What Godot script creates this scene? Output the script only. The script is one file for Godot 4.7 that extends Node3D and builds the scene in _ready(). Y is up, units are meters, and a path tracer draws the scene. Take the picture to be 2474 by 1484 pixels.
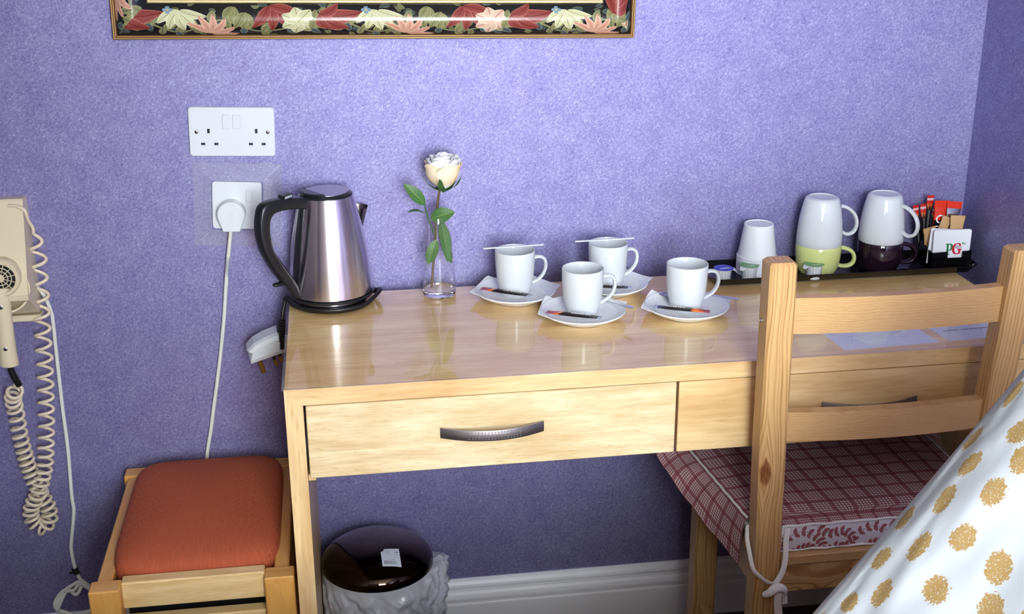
extends Node3D

# ------------------------------------------------------------------ mesh building
class MB:
	var v := PackedVector3Array()
	var n := PackedVector3Array()
	var t := PackedVector2Array()
	var ix := PackedInt32Array()
	var xf := Transform3D.IDENTITY

	func vert(p: Vector3, nn: Vector3, uv: Vector2) -> int:
		v.append(xf * p)
		n.append((xf.basis * nn).normalized())
		t.append(uv)
		return v.size() - 1

	# corners counter-clockwise as seen from outside
	func quad(a: Vector3, b: Vector3, c: Vector3, d: Vector3, ua := Vector2.ZERO, ub := Vector2.ZERO, uc := Vector2.ZERO, ud := Vector2.ZERO) -> void:
		var nn := (b - a).cross(c - a)
		if nn.length_squared() < 1e-20:
			nn = (c - a).cross(d - a)
		nn = nn.normalized()
		var i := vert(a, nn, ua)
		vert(b, nn, ub)
		vert(c, nn, uc)
		vert(d, nn, ud)
		ix.append_array(PackedInt32Array([i, i + 2, i + 1, i, i + 3, i + 2]))

	func tri(a: Vector3, b: Vector3, c: Vector3, ua := Vector2.ZERO, ub := Vector2.ZERO, uc := Vector2.ZERO) -> void:
		var nn := (b - a).cross(c - a).normalized()
		var i := vert(a, nn, ua)
		vert(b, nn, ub)
		vert(c, nn, uc)
		ix.append_array(PackedInt32Array([i, i + 2, i + 1]))

	# a smooth sheet of points; rows of equal length; outside is (along row) x (down rows)
	func sheet(rows: Array, uvs: Array = [], wrap := false, flip := false) -> void:
		var nr := rows.size()
		var nc: int = rows[0].size()
		var base := v.size()
		var nn := PackedVector3Array()
		nn.resize(nr * nc)
		for r in nr - 1:
			for c in nc - 1:
				var a: Vector3 = rows[r][c]
				var b: Vector3 = rows[r][c + 1]
				var d: Vector3 = rows[r + 1][c]
				var e: Vector3 = rows[r + 1][c + 1]
				var f := (b - a).cross(e - a) + (e - a).cross(d - a)
				if flip:
					f = -f
				for k in [r * nc + c, r * nc + c + 1, (r + 1) * nc + c, (r + 1) * nc + c + 1]:
					nn[k] += f
		if wrap:
			for r in nr:
				var s := nn[r * nc] + nn[r * nc + nc - 1]
				nn[r * nc] = s
				nn[r * nc + nc - 1] = s
		for r in nr:
			for c in nc:
				var uv: Vector2 = uvs[r][c] if uvs else Vector2(float(c) / (nc - 1), float(r) / (nr - 1))
				var w := nn[r * nc + c]
				vert(rows[r][c], w if w.length_squared() > 1e-24 else Vector3.UP, uv)
		for r in nr - 1:
			for c in nc - 1:
				var a := base + r * nc + c
				var b := a + 1
				var d := a + nc
				var e := d + 1
				if flip:
					ix.append_array(PackedInt32Array([a, b, e, a, e, d]))
				else:
					ix.append_array(PackedInt32Array([a, e, b, a, d, e]))

	# box with chamfered edges; g is the axis the grain runs along
	func box(c: Vector3, s: Vector3, b := 0.001, g := 0, off := Vector2.ZERO) -> void:
		var h := s * 0.5
		b = minf(b, minf(h.x, minf(h.y, h.z)) * 0.9)
		var P := func(sx: float, sy: float, sz: float, face: int) -> Vector3:
			var q := Vector3(sx * (h.x - b), sy * (h.y - b), sz * (h.z - b))
			q[face] = [sx, sy, sz][face] * h[face]
			return c + q
		var U := func(p: Vector3, face: int) -> Vector2:
			var o: Array = [1, 2, 0, 2, 0, 1].slice(face * 2, face * 2 + 2)
			if face == g:
				return Vector2(p[o[0]] * 0.2, p[o[1]]) + off
			var w: int = o[0] if o[1] == g else o[1]
			return Vector2(p[g], p[w] + 0.37 * face) + off
		for f in 3:
			for sg in [-1.0, 1.0]:
				var a1 := (f + 1) % 3
				var a2 := (f + 2) % 3
				var q := []
				for k in [[-1.0, -1.0], [1.0, -1.0], [1.0, 1.0], [-1.0, 1.0]]:
					var sgn := [0.0, 0.0, 0.0]
					sgn[f] = sg
					sgn[a1] = k[0]
					sgn[a2] = k[1]
					q.append(P.call(sgn[0], sgn[1], sgn[2], f))
				if sg < 0:
					q.reverse()
				quad(q[0], q[1], q[2], q[3], U.call(q[0], f), U.call(q[1], f), U.call(q[2], f), U.call(q[3], f))
		if b <= 0.0:
			return
		for f in 3:      # edges run along axis f
			var a1 := (f + 1) % 3
			var a2 := (f + 2) % 3
			for s1 in [-1.0, 1.0]:
				for s2 in [-1.0, 1.0]:
					var lo := [0.0, 0.0, 0.0]
					lo[f] = -1.0
					lo[a1] = s1
					lo[a2] = s2
					var hi := lo.duplicate()
					hi[f] = 1.0
					var q := [P.call(lo[0], lo[1], lo[2], a1), P.call(hi[0], hi[1], hi[2], a1), P.call(hi[0], hi[1], hi[2], a2), P.call(lo[0], lo[1], lo[2], a2)]
					if s1 * s2 > 0:
						q.reverse()
					quad(q[0], q[1], q[2], q[3], U.call(q[0], a1), U.call(q[1], a1), U.call(q[2], a1), U.call(q[3], a1))
		for sx in [-1.0, 1.0]:
			for sy in [-1.0, 1.0]:
				for sz in [-1.0, 1.0]:
					var q := [P.call(sx, sy, sz, 0), P.call(sx, sy, sz, 1), P.call(sx, sy, sz, 2)]
					if sx * sy * sz < 0:
						q.reverse()
					var uv: Vector2 = U.call(q[0], 0)
					tri(q[0], q[1], q[2], uv, uv, uv)

	# turned shape round the y axis; profile (radius, height) from bottom outside up to the top and in
	func lathe(prof: Array, seg := 48, sharp := 0.7, sx := 1.0, sz := 1.0) -> void:
		var m := prof.size()
		var sn := []
		for i in m - 1:
			var d: Vector2 = prof[i + 1] - prof[i]
			sn.append(Vector2(d.y, -d.x).normalized())
		var along := 0.0
		for i in m - 1:
			var n0: Vector2 = sn[i]
			var n1: Vector2 = sn[i]
			if i > 0 and sn[i - 1].angle_to(sn[i]) < sharp and sn[i - 1].angle_to(sn[i]) > -sharp:
				n0 = (sn[i - 1] + sn[i]).normalized()
			if i < m - 2 and absf(sn[i].angle_to(sn[i + 1])) < sharp:
				n1 = (sn[i] + sn[i + 1]).normalized()
			var base := v.size()
			var step: float = (prof[i + 1] - prof[i]).length()
			for k in seg + 1:
				var a := TAU * k / seg
				var ca := cos(a)
				var sa := -sin(a)
				vert(Vector3(prof[i].x * ca * sx, prof[i].y, prof[i].x * sa * sz), Vector3(n0.x * ca, n0.y, n0.x * sa), Vector2(float(k) / seg, along))
				vert(Vector3(prof[i + 1].x * ca * sx, prof[i + 1].y, prof[i + 1].x * sa * sz), Vector3(n1.x * ca, n1.y, n1.x * sa), Vector2(float(k) / seg, along + step))
			along += step
			for k in seg:
				var a := base + k * 2
				ix.append_array(PackedInt32Array([a, a + 3, a + 2, a, a + 1, a + 3]))

	# tube along points; rad is one radius or one per point; flat squeezes the section along the side axis and along the up axis
	func tube(pts: Array, rad: Variant, sides := 10, flat := Vector2.ONE, up := Vector3.UP, cap := true) -> void:
		var m := pts.size()
		var rows := []
		var uvs := []
		var ref := up
		var along := 0.0
		for i in m:
			var d: Vector3 = (pts[mini(i + 1, m - 1)] - pts[maxi(i - 1, 0)]).normalized()
			var side := d.cross(ref)
			if side.length() < 1e-4:
				side = d.cross(Vector3(0.3, 0.2, 1))
			side = side.normalized()
			ref = side.cross(d).normalized()
			var r: float = rad[i] if rad is Array else rad
			if i > 0:
				along += (pts[i] - pts[i - 1]).length()
			var row := PackedVector3Array()
			var ur := PackedVector2Array()
			for k in sides + 1:
				var a := TAU * k / sides
				row.append(pts[i] + side * cos(a) * r * flat.x + ref * sin(a) * r * flat.y)
				ur.append(Vector2(along, float(k) / sides))
			rows.append(row)
			uvs.append(ur)
		if cap:
			for e in [0, rows.size() - 1]:
				var mid := Vector3.ZERO
				for k in sides:
					mid += rows[e][k] / sides
				for k in sides:
					if e == 0:
						tri(mid, rows[e][k], rows[e][k + 1])
					else:
						tri(mid, rows[e][k + 1], rows[e][k])
		sheet(rows, uvs, true, true)

	# flat shape in x and y with rounded corners, front at z = d, its front edge bevelled
	func plate(w: float, h: float, r: float, d: float, bev: float, seg := 6) -> void:
		outline(rounded(w, h, r, seg), d, bev, w, h)

	static func rounded(w: float, h: float, r: float, seg := 6) -> PackedVector2Array:
		var o := PackedVector2Array()
		for q in 4:
			var cx := (w * 0.5 - r) * (1.0 if q in [0, 3] else -1.0)
			var cy := (h * 0.5 - r) * (1.0 if q in [0, 1] else -1.0)
			for k in seg + 1:
				var a := PI * 0.5 * (q + float(k) / seg)
				o.append(Vector2(cx + cos(a) * r, cy + sin(a) * r))
		return o

	func outline(o: PackedVector2Array, d: float, bev: float, w := 1.0, h := 1.0) -> void:
		var k := o.size()
		var layers := [[0.0, 0.0], [d - bev, 0.0], [d - bev * 0.3, bev * 0.3], [d, bev]]
		var prev := PackedVector3Array()
		var mid := Vector2.ZERO
		for p in o:
			mid += p / k
		for L in layers:
			var cur := PackedVector3Array()
			for i in k:
				var a := o[(i + k - 1) % k]
				var b := o[(i + 1) % k]
				var nn := Vector2(b.y - a.y, a.x - b.x).normalized()
				cur.append(Vector3(o[i].x - nn.x * L[1], o[i].y - nn.y * L[1], L[0]))
			if prev:
				for i in k:
					var j := (i + 1) % k
					quad(prev[i], prev[j], cur[j], cur[i])
			prev = cur
		var tris := Geometry2D.triangulate_polygon(o)
		for i in range(0, tris.size(), 3):
			var q := [prev[tris[i]], prev[tris[i + 1]], prev[tris[i + 2]]]
			var z := [o[tris[i]], o[tris[i + 1]], o[tris[i + 2]]]
			if (z[1] - z[0]).cross(z[2] - z[0]) < 0:
				q.reverse()
				z.reverse()
			var us := []
			for p in q:
				us.append(Vector2(p.x / w + 0.5, 0.5 - p.y / h))
			tri(q[0], q[1], q[2], us[0], us[1], us[2])
			z.reverse()
			tri(Vector3(z[0].x, z[0].y, 0), Vector3(z[1].x, z[1].y, 0), Vector3(z[2].x, z[2].y, 0))

	# cloth or paper: a sheet with thickness, closed round its edges. f(u, v) gives the middle surface
	func slab(f: Callable, nu: int, nv: int, th: float, su := 1.0, sv := 1.0) -> void:
		var mid := []
		for r in nv + 1:
			var row := PackedVector3Array()
			for c in nu + 1:
				row.append(f.call(float(c) / nu, float(r) / nv))
			mid.append(row)
		var up := []
		var dn := []
		var uvs := []
		for r in nv + 1:
			var a := PackedVector3Array()
			var b := PackedVector3Array()
			var ur := PackedVector2Array()
			for c in nu + 1:
				var du: Vector3 = mid[r][mini(c + 1, nu)] - mid[r][maxi(c - 1, 0)]
				var dv: Vector3 = mid[mini(r + 1, nv)][c] - mid[maxi(r - 1, 0)][c]
				var nn := du.cross(dv).normalized()
				a.append(mid[r][c] + nn * th * 0.5)
				b.append(mid[r][c] - nn * th * 0.5)
				ur.append(Vector2(su * c / nu, sv * r / nv))
			up.append(a)
			dn.append(b)
			uvs.append(ur)
		sheet(up, uvs)
		sheet(dn, uvs, false, true)
		for c in nu:
			quad(up[0][c], dn[0][c], dn[0][c + 1], up[0][c + 1], uvs[0][c], uvs[0][c], uvs[0][c + 1], uvs[0][c + 1])
			quad(up[nv][c], up[nv][c + 1], dn[nv][c + 1], dn[nv][c], uvs[nv][c], uvs[nv][c + 1], uvs[nv][c + 1], uvs[nv][c])
		for r in nv:
			quad(up[r][0], up[r + 1][0], dn[r + 1][0], dn[r][0], uvs[r][0], uvs[r + 1][0], uvs[r + 1][0], uvs[r][0])
			quad(up[r][nu], dn[r][nu], dn[r + 1][nu], up[r + 1][nu], uvs[r][nu], uvs[r][nu], uvs[r + 1][nu], uvs[r + 1][nu])

	# six-sided board from eight corners: a..d one face counter-clockwise from outside, e..h the opposite face behind them
	func hexa(q: Array, uv: Callable) -> void:
		for f in [[0, 1, 2, 3], [5, 4, 7, 6], [4, 0, 3, 7], [1, 5, 6, 2], [3, 2, 6, 7], [4, 5, 1, 0]]:
			var p := [q[f[0]], q[f[1]], q[f[2]], q[f[3]]]
			quad(p[0], p[1], p[2], p[3], uv.call(p[0]), uv.call(p[1]), uv.call(p[2]), uv.call(p[3]))

	func mesh() -> ArrayMesh:
		var a := []
		a.resize(Mesh.ARRAY_MAX)
		a[Mesh.ARRAY_VERTEX] = v
		a[Mesh.ARRAY_NORMAL] = n
		a[Mesh.ARRAY_TEX_UV] = t
		a[Mesh.ARRAY_INDEX] = ix
		var m := ArrayMesh.new()
		m.add_surface_from_arrays(Mesh.PRIMITIVE_TRIANGLES, a)
		return m


var M := {}
var rng := RandomNumberGenerator.new()


func curve(pts: Array, per := 8) -> Array:
	var o := []
	var m := pts.size()
	for i in m - 1:
		for k in per:
			o.append(pts[i].cubic_interpolate(pts[i + 1], pts[maxi(i - 1, 0)], pts[mini(i + 2, m - 1)], float(k) / per))
	o.append(pts[m - 1])
	return o


# ------------------------------------------------------------------ nodes
func thing(called: String, label: String, category: String, at := Vector3.ZERO, group := "") -> Node3D:
	var o := Node3D.new()
	o.name = numbered(called)
	o.position = at
	add_child(o, true)
	tag(o, label, category, group)
	return o


var counts := {}


func numbered(called: String) -> String:
	var k: int = counts.get(called, 0)
	counts[called] = k + 1
	return called if k == 0 else "%s_%03d" % [called, k]


func tag(o: Node, label: String, category := "", group := "") -> void:
	o.set_meta("label", label)
	if category:
		o.set_meta("category", category)
	if group:
		o.set_meta("group", group)


func part(called: String, mb: Variant, m: Material, parent: Node, label := "") -> MeshInstance3D:
	var o := MeshInstance3D.new()
	o.name = called
	o.mesh = mb.mesh() if mb is MB else mb
	o.material_override = m
	parent.add_child(o, true)
	if label:
		o.set_meta("label", label)
	return o


func struct(called: String, mb: MB, m: Material, label: String) -> MeshInstance3D:
	var o := part(called, mb, m, self, label)
	o.set_meta("kind", "structure")
	o.set_meta("category", called.split("_")[0])
	return o


func dup(src: Node3D, label: String, at: Vector3, turn := 0.0) -> Node3D:
	var o: Node3D = src.duplicate()
	o.name = numbered(String(src.name).trim_suffix("_000"))
	add_child(o, true)
	o.position = at
	o.rotation.y = turn
	o.set_meta("label", label)
	return o


func words(s: String, size: float, m: Material, parent: Node, xf: Transform3D, bold := true, serif := false, called := "lettering", wide := 1.0) -> MeshInstance3D:
	var f := SystemFont.new()
	f.font_names = PackedStringArray(["Droid Serif" if serif else "Droid Sans"])
	f.font_weight = 700 if bold else 400
	var tm := TextMesh.new()
	tm.text = s
	tm.font = f
	tm.font_size = 64
	tm.pixel_size = size / 64.0
	tm.depth = 0.0003
	tm.curve_step = 2.0
	var o := MeshInstance3D.new()
	o.name = called
	o.mesh = tm
	o.material_override = m
	o.transform = xf * Transform3D(Basis.from_scale(Vector3(wide, 1, 1)), Vector3.ZERO)
	parent.add_child(o, true)
	return o


# ------------------------------------------------------------------ materials
func mat(called: String, c: Color, rough := 0.5, metal := 0.0, spec := 0.5) -> StandardMaterial3D:
	var m := StandardMaterial3D.new()
	m.resource_name = called
	m.albedo_color = c
	m.roughness = rough
	m.metallic = metal
	m.metallic_specular = spec
	M[called] = m
	return m


func rgb(r: float, g: float, b: float) -> Color:
	return Color(r / 255.0, g / 255.0, b / 255.0)


func tex_of(w: int, h: int, bytes: PackedByteArray, format := Image.FORMAT_RGB8) -> ImageTexture:
	return ImageTexture.create_from_image(Image.create_from_data(w, h, false, format, bytes))


func textured(called: String, t: Texture2D, size: Vector2, rough := 0.5, spec := 0.5) -> StandardMaterial3D:
	var m := mat(called, Color.WHITE, rough, 0.0, spec)
	m.albedo_texture = t
	m.uv1_scale = Vector3(1.0 / size.x, 1.0 / size.y, 1)
	return m


func noise(freq: float, s: int, oct := 3) -> FastNoiseLite:
	var f := FastNoiseLite.new()
	f.noise_type = FastNoiseLite.TYPE_SIMPLEX_SMOOTH
	f.frequency = freq
	f.seed = s
	f.fractal_octaves = oct
	return f


# long-grained timber: u runs along the grain
func plain_wood(w: int, h: int, lo: Color, hi: Color, s: int, streak := 1.0, fleck := 0.5) -> ImageTexture:
	var a := noise(1.0, s, 2)
	var b := noise(1.0, s + 1, 2)
	var c := noise(1.0, s + 2, 1)
	var out := PackedByteArray()
	out.resize(w * h * 3)
	var i := 0
	for y in h:
		for x in w:
			var q := 0.55 + 0.55 * a.get_noise_2d(x * 0.0035, y * 0.022) * streak + 0.3 * b.get_noise_2d(x * 0.012, y * 0.14) * streak
			var k := c.get_noise_2d(x * 0.03, y * 0.33)
			if k > 0.45:
				q -= (k - 0.45) * 1.6 * fleck
			q = clampf(q, 0.0, 1.0)
			out[i] = int(255 * lerpf(lo.r, hi.r, q))
			out[i + 1] = int(255 * lerpf(lo.g, hi.g, q))
			out[i + 2] = int(255 * lerpf(lo.b, hi.b, q))
			i += 3
	return tex_of(w, h, out)


# softwood with dark summer rings: px per ring across, warped along; an optional knot
func pine_wood(w: int, h: int, ring: float, warp: float, dark: float, s: int, knot := Vector2(-1, -1), arch := 0.0) -> ImageTexture:
	var a := noise(1.0, s, 2)
	var b := noise(1.0, s + 1, 2)
	var out := PackedByteArray()
	out.resize(w * h * 3)
	var i := 0
	var pale := rgb(210, 170, 116)
	var deep := rgb(144, 90, 44)
	for y in h:
		for x in w:
			var yy := y + warp * a.get_noise_2d(x * 0.003, y * 0.008)
			if arch > 0.0:
				yy += arch * pow(absf(float(x) / w - 0.5) * 2.0, 2.0) * (0.4 + float(y) / h)
			var kd := 99.0
			if knot.x >= 0.0:
				var d := Vector2((x - knot.x) / 62.0, (y - knot.y) / 30.0)
				kd = d.length()
				yy += signf(y - knot.y + 0.01) * -26.0 * exp(-kd * kd * 0.55)
			yy += ring * 0.55 * b.get_noise_2d(yy * 0.035, 7.0)
			var p := fposmod(yy / ring, 1.0)
			var q := smoothstep(0.45, 0.88, p) * (1.0 - smoothstep(0.9, 1.0, p)) * dark
			q *= 0.75 + 0.5 * b.get_noise_2d(x * 0.004, floorf(yy / ring) * 3.1)
			q += 0.10 * b.get_noise_2d(x * 0.02, y * 0.35)
			var c := pale.lerp(deep, clampf(q + 0.08, 0.0, 1.0))
			if kd < 0.62:
				c = c.lerp(rgb(112, 56, 28), smoothstep(0.62, 0.35, kd + 0.12 * b.get_noise_2d(x * 0.03, y * 0.05)) * (0.72 + 0.28 * a.get_noise_2d(x * 0.05, y * 0.12)))
			out[i] = int(255 * c.r)
			out[i + 1] = int(255 * c.g)
			out[i + 2] = int(255 * c.b)
			i += 3
	return tex_of(w, h, out)


class Paint:
	var w: int
	var h: int
	var im: Image

	func _init(ww: int, hh: int, c: Color) -> void:
		w = ww
		h = hh
		im = Image.create(w, h, false, Image.FORMAT_RGB8)
		im.fill(c)

	func dot(x: float, y: float, c: Color, k := 1.0) -> void:
		var a := posmod(int(x), w)
		var b := int(y)
		if b >= 0 and b < h:
			im.set_pixel(a, b, im.get_pixel(a, b).lerp(c, k))

	# leaf: pointed oval of length l and half-width b from its base; a paler edge and a vein
	func leaf(p: Vector2, ang: float, l: float, b: float, c: Color, edge: Color, vein: Color, bend := 0.0) -> void:
		var u := Vector2(cos(ang), sin(ang))
		var q := Vector2(-u.y, u.x)
		var r := l + b + 2
		for y in range(int(p.y - r), int(p.y + r) + 1):
			if y < 0 or y >= h:
				continue
			for x in range(int(p.x - r), int(p.x + r) + 1):
				var d := Vector2(x, y) - p
				var s := d.dot(u) / l
				if s < 0.0 or s > 1.0:
					continue
				var hw := b * pow(sin(PI * pow(s, 0.8)), 0.8)
				var o := d.dot(q) - bend * sin(PI * s)
				if absf(o) < hw:
					var k := absf(o) / maxf(hw, 0.5)
					var cc := c.lerp(edge, smoothstep(0.7, 1.0, k))
					if absf(o) < maxf(b * 0.07, 0.6):
						cc = vein
					elif fposmod(s * 9.0 + k * 1.5, 1.0) < 0.14:
						cc = cc.lerp(vein, 0.4)
					dot(x, y, cc)

	func disc(p: Vector2, r: float, c: Color) -> void:
		for y in range(int(p.y - r), int(p.y + r) + 1):
			for x in range(int(p.x - r), int(p.x + r) + 1):
				if (Vector2(x, y) - p).length() <= r:
					dot(x, y, c)

	func line(pts: Array, r: float, c: Color) -> void:
		for i in pts.size() - 1:
			var m := maxi(1, int((pts[i + 1] - pts[i]).length() / maxf(r * 0.6, 0.7)))
			for k in m + 1:
				disc(pts[i].lerp(pts[i + 1], float(k) / m), r, c)

	func curl(p: Vector2, r: float, turn: float, c: Color, thick := 1.6) -> void:
		var pts := []
		for k in 22:
			var a := turn + k * 0.36
			pts.append(p + Vector2(cos(a), sin(a)) * r * (1.0 - k / 30.0))
		line(pts, thick, c)

	func done() -> ImageTexture:
		return ImageTexture.create_from_image(im)


func _ready() -> void:
	rng.seed = 7
	# camera: 2474 x 1484
	var cam := Camera3D.new()
	cam.name = "camera"
	cam.transform = Transform3D(Basis(Vector3(0.98936, -0.00581, 0.14535), Vector3(0.05542, 0.9389, -0.3397), Vector3(-0.1345, 0.34414, 0.92923)).orthonormalized(), Vector3(0.09407, 1.52033, 2.15354))
	cam.fov = 27.7025
	cam.near = 0.05
	cam.far = 60.0
	add_child(cam)
	cam.current = true
	# overcast sky outside the window
	var sm := ProceduralSkyMaterial.new()
	sm.sky_top_color = Color(0.86, 0.92, 1.0)
	sm.sky_horizon_color = Color(0.93, 0.96, 1.0)
	sm.ground_bottom_color = Color(0.45, 0.46, 0.45)
	sm.ground_horizon_color = Color(0.6, 0.62, 0.62)
	sm.sky_energy_multiplier = 4.0
	sm.ground_energy_multiplier = 1.5
	var sky := Sky.new()
	sky.sky_material = sm
	var env := Environment.new()
	env.background_mode = Environment.BG_SKY
	env.sky = sky
	env.tonemap_mode = Environment.TONE_MAPPER_LINEAR
	env.tonemap_exposure = 1.0
	env.sdfgi_enabled = true
	env.ssao_enabled = true
	env.ssil_enabled = true
	var we := WorldEnvironment.new()
	we.name = "environment"
	we.environment = env
	add_child(we)
	# daylight coming in through the window behind the camera
	var day := AreaLight3D.new()
	day.name = "window_daylight"
	day.area_size = Vector2(0.98, 1.44)
	day.light_energy = 9.4
	day.light_color = Color(0.98, 1.0, 0.965)
	day.area_range = 12.0
	day.shadow_enabled = true
	day.position = Vector3(0.42, 1.59, 3.395)
	add_child(day)

	materials()
	room()
	desk()
	wall_fittings()
	mirror()
	kettle()
	vase_and_rose()
	coffee_places()
	tray_things()
	stool()
	bin()
	chair()
	bed()
	added_wardrobe()


func materials() -> void:
	# wallpaper of short pale fibres pressed into purple
	var w := 2048
	var L := PackedFloat32Array()
	L.resize(w * w)
	var big := noise(0.007, 3, 2)
	var mid := noise(0.06, 4, 2)
	for y in w:
		for x in w:
			L[y * w + x] = 0.40 + 0.05 * big.get_noise_2d(x, y) + 0.09 * mid.get_noise_2d(x, y)
	for k in 210000:
		var p := Vector2(rng.randf() * w, rng.randf() * w)
		var a := rng.randfn(0.85, 0.42)
		if k % 5 == 0:
			a = rng.randf() * PI
		var d := Vector2(cos(a), sin(a))
		var l := int(rng.randf_range(6, 17))
		var s := rng.randf_range(0.05, 0.25) * (1.0 if rng.randf() < 0.56 else -0.85)
		for j in l:
			p += d
			var e := s * sin(PI * (j + 0.5) / l)
			var x := posmod(int(p.x), w)
			var y := posmod(int(p.y), w)
			L[y * w + x] += e
			L[y * w + (x + 1) % w] += e * 0.45
	var cb := PackedByteArray()
	cb.resize(w * w * 3)
	var hb := PackedByteArray()
	hb.resize(w * w)
	var lo := rgb(80, 65, 132)
	var hi := rgb(210, 217, 234)
	for i in w * w:
		var q := clampf(L[i], 0.0, 1.0)
		cb[i * 3] = int(255 * lerpf(lo.r, hi.r, q))
		cb[i * 3 + 1] = int(255 * lerpf(lo.g, hi.g, q))
		cb[i * 3 + 2] = int(255 * lerpf(lo.b, hi.b, q))
		hb[i] = int(255 * q)
	var wp := textured("wallpaper", tex_of(w, w, cb), Vector2(0.86, 0.86), 0.52, 0.6)
	wp.metallic = 0.52
	wp.heightmap_enabled = true
	wp.heightmap_texture = tex_of(w, w, hb, Image.FORMAT_L8)
	wp.heightmap_scale = 0.014
	mat("white_paint", rgb(240, 241, 246), 0.4)
	mat("ceiling_white", rgb(222, 217, 210), 0.9)
	var carpet := NoiseTexture2D.new()
	carpet.noise = noise(0.2, 12, 2)
	carpet.width = 256
	carpet.height = 256
	carpet.seamless = true
	var gr := Gradient.new()
	gr.set_color(0, rgb(56, 46, 58))
	gr.set_color(1, rgb(92, 80, 88))
	carpet.color_ramp = gr
	textured("carpet", carpet, Vector2(0.2, 0.2), 0.95)
	# timber
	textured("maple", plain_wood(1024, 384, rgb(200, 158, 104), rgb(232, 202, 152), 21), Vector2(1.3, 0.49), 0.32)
	textured("lit_maple", plain_wood(1024, 384, rgb(204, 174, 126), rgb(232, 213, 174), 31, 1.1, 0.9), Vector2(0.75, 0.28), 0.32)  # maple brightened: the stronger light on the left drawer is in this colour
	textured("top_maple", plain_wood(1024, 512, rgb(232, 184, 110), rgb(254, 222, 152), 41, 1.3, 0.6), Vector2(1.3, 0.65), 0.4)
	textured("beech", plain_wood(768, 256, rgb(206, 146, 70), rgb(226, 172, 96), 51, 0.8, 0.6), Vector2(0.5, 0.17), 0.36)
	textured("pale_beech", plain_wood(768, 256, rgb(218, 178, 112), rgb(240, 212, 160), 61, 1.0, 0.5), Vector2(0.42, 0.14), 0.36)
	textured("pine_post", pine_wood(1024, 256, 10.5, 9.0, 0.52, 71), Vector2(0.76, 0.16), 0.4)
	textured("pine_knotted", pine_wood(1024, 256, 10.5, 9.0, 0.6, 72, Vector2(424, 70)), Vector2(0.76, 0.16), 0.4)
	textured("pine_rail", pine_wood(1024, 256, 6.0, 7.0, 0.3, 73), Vector2(0.42, 0.15), 0.4)
	textured("pine_board", pine_wood(1024, 256, 20.0, 60.0, 0.85, 74, Vector2(-1, -1), 60.0), Vector2(0.5, 0.14), 0.4)
	# plain things
	mat("porcelain", rgb(209, 213, 217), 0.10)
	mat("brightened_porcelain", rgb(232, 235, 238), 0.12)  # mug glaze made whiter, light missing on the upturned saucers put into colour
	mat("porcelain_green", rgb(208, 216, 140), 0.14)
	mat("porcelain_plum", rgb(34, 18, 32), 0.08)
	mat("white_plastic", rgb(220, 224, 228), 0.2)
	mat("white_cord", rgb(222, 222, 212), 0.4)
	mat("cream_plastic", rgb(218, 205, 172), 0.32)
	mat("cream_cord", rgb(222, 208, 182), 0.38)
	mat("black_plastic", rgb(24, 26, 30), 0.3)
	mat("black_gloss", rgb(12, 10, 13), 0.08)
	mat("black_rubber", rgb(18, 18, 20), 0.4)
	mat("dark_slot", rgb(10, 9, 14), 0.6)
	mat("grey_key", rgb(150, 156, 168), 0.35)
	mat("brass", rgb(190, 158, 92), 0.28, 1.0)
	mat("chrome", rgb(200, 202, 206), 0.14, 1.0)
	mat("screw_metal", rgb(190, 188, 184), 0.25, 1.0)
	var st := mat("brushed_steel", rgb(234, 227, 229), 0.26, 1.0)
	st.anisotropy_enabled = true
	st.anisotropy = -0.75
	mat("spout_steel", rgb(128, 120, 112), 0.3, 1.0)
	mat("steel_band", rgb(150, 145, 150), 0.2, 1.0)
	mat("dark_steel", rgb(172, 168, 172), 0.34, 1.0)
	mat("handle_steel", rgb(160, 154, 156), 0.42, 1.0)
	mat("bin_lid_metal", rgb(66, 54, 48), 0.05, 1.0)
	mat("bin_steel", rgb(120, 118, 120), 0.2, 1.0)
	var clear := mat("clear_plastic", Color(1, 1, 1, 0.06), 0.06)
	clear.transparency = BaseMaterial3D.TRANSPARENCY_ALPHA
	var vg := mat("thin_glass", Color(1, 1, 1, 0.015), 0.02)
	vg.transparency = BaseMaterial3D.TRANSPARENCY_ALPHA
	var vinyl := mat("clear_vinyl", Color(1, 1, 1, 0.02), 0.015, 0.0, 0.39)
	vinyl.transparency = BaseMaterial3D.TRANSPARENCY_ALPHA
	var glass := mat("vase_glass", Color(1, 1, 1, 0.0), 0.0)
	glass.refraction_enabled = true
	glass.refraction_scale = 0.05
	var bag := mat("bag_plastic", Color(0.96, 0.97, 1.0, 0.6), 0.24)
	bag.transparency = BaseMaterial3D.TRANSPARENCY_ALPHA
	bag.backlight_enabled = true
	bag.backlight = Color(0.7, 0.7, 0.75)
	var nap := mat("napkin_paper", rgb(246, 247, 250), 0.85)
	nap.backlight_enabled = true
	nap.backlight = Color(0.3, 0.3, 0.3)
	mat("cup_plastic", rgb(224, 227, 231), 0.4)
	mat("white_ink", rgb(240, 240, 240), 0.5)
	mat("black_ink", rgb(40, 38, 46), 0.6)
	mat("green_ink", rgb(22, 118, 62), 0.5)
	mat("red_ink", rgb(196, 22, 40), 0.5)
	mat("grey_ink", rgb(96, 92, 100), 0.6)
	mat("blue_foil", rgb(24, 56, 196), 0.3)
	mat("green_foil", rgb(104, 156, 104), 0.35)
	mat("red_foil", rgb(214, 52, 30), 0.3)
	mat("white_paper", rgb(228, 230, 236), 0.7)
	mat("kraft_paper", rgb(190, 152, 108), 0.8)
	mat("petal", rgb(246, 228, 196), 0.7).subsurf_scatter_enabled = true
	mat("petal_white", rgb(244, 243, 246), 0.75)
	mat("stem_green", rgb(92, 74, 44), 0.6)
	mat("sepal", rgb(54, 98, 44), 0.6)
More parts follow.
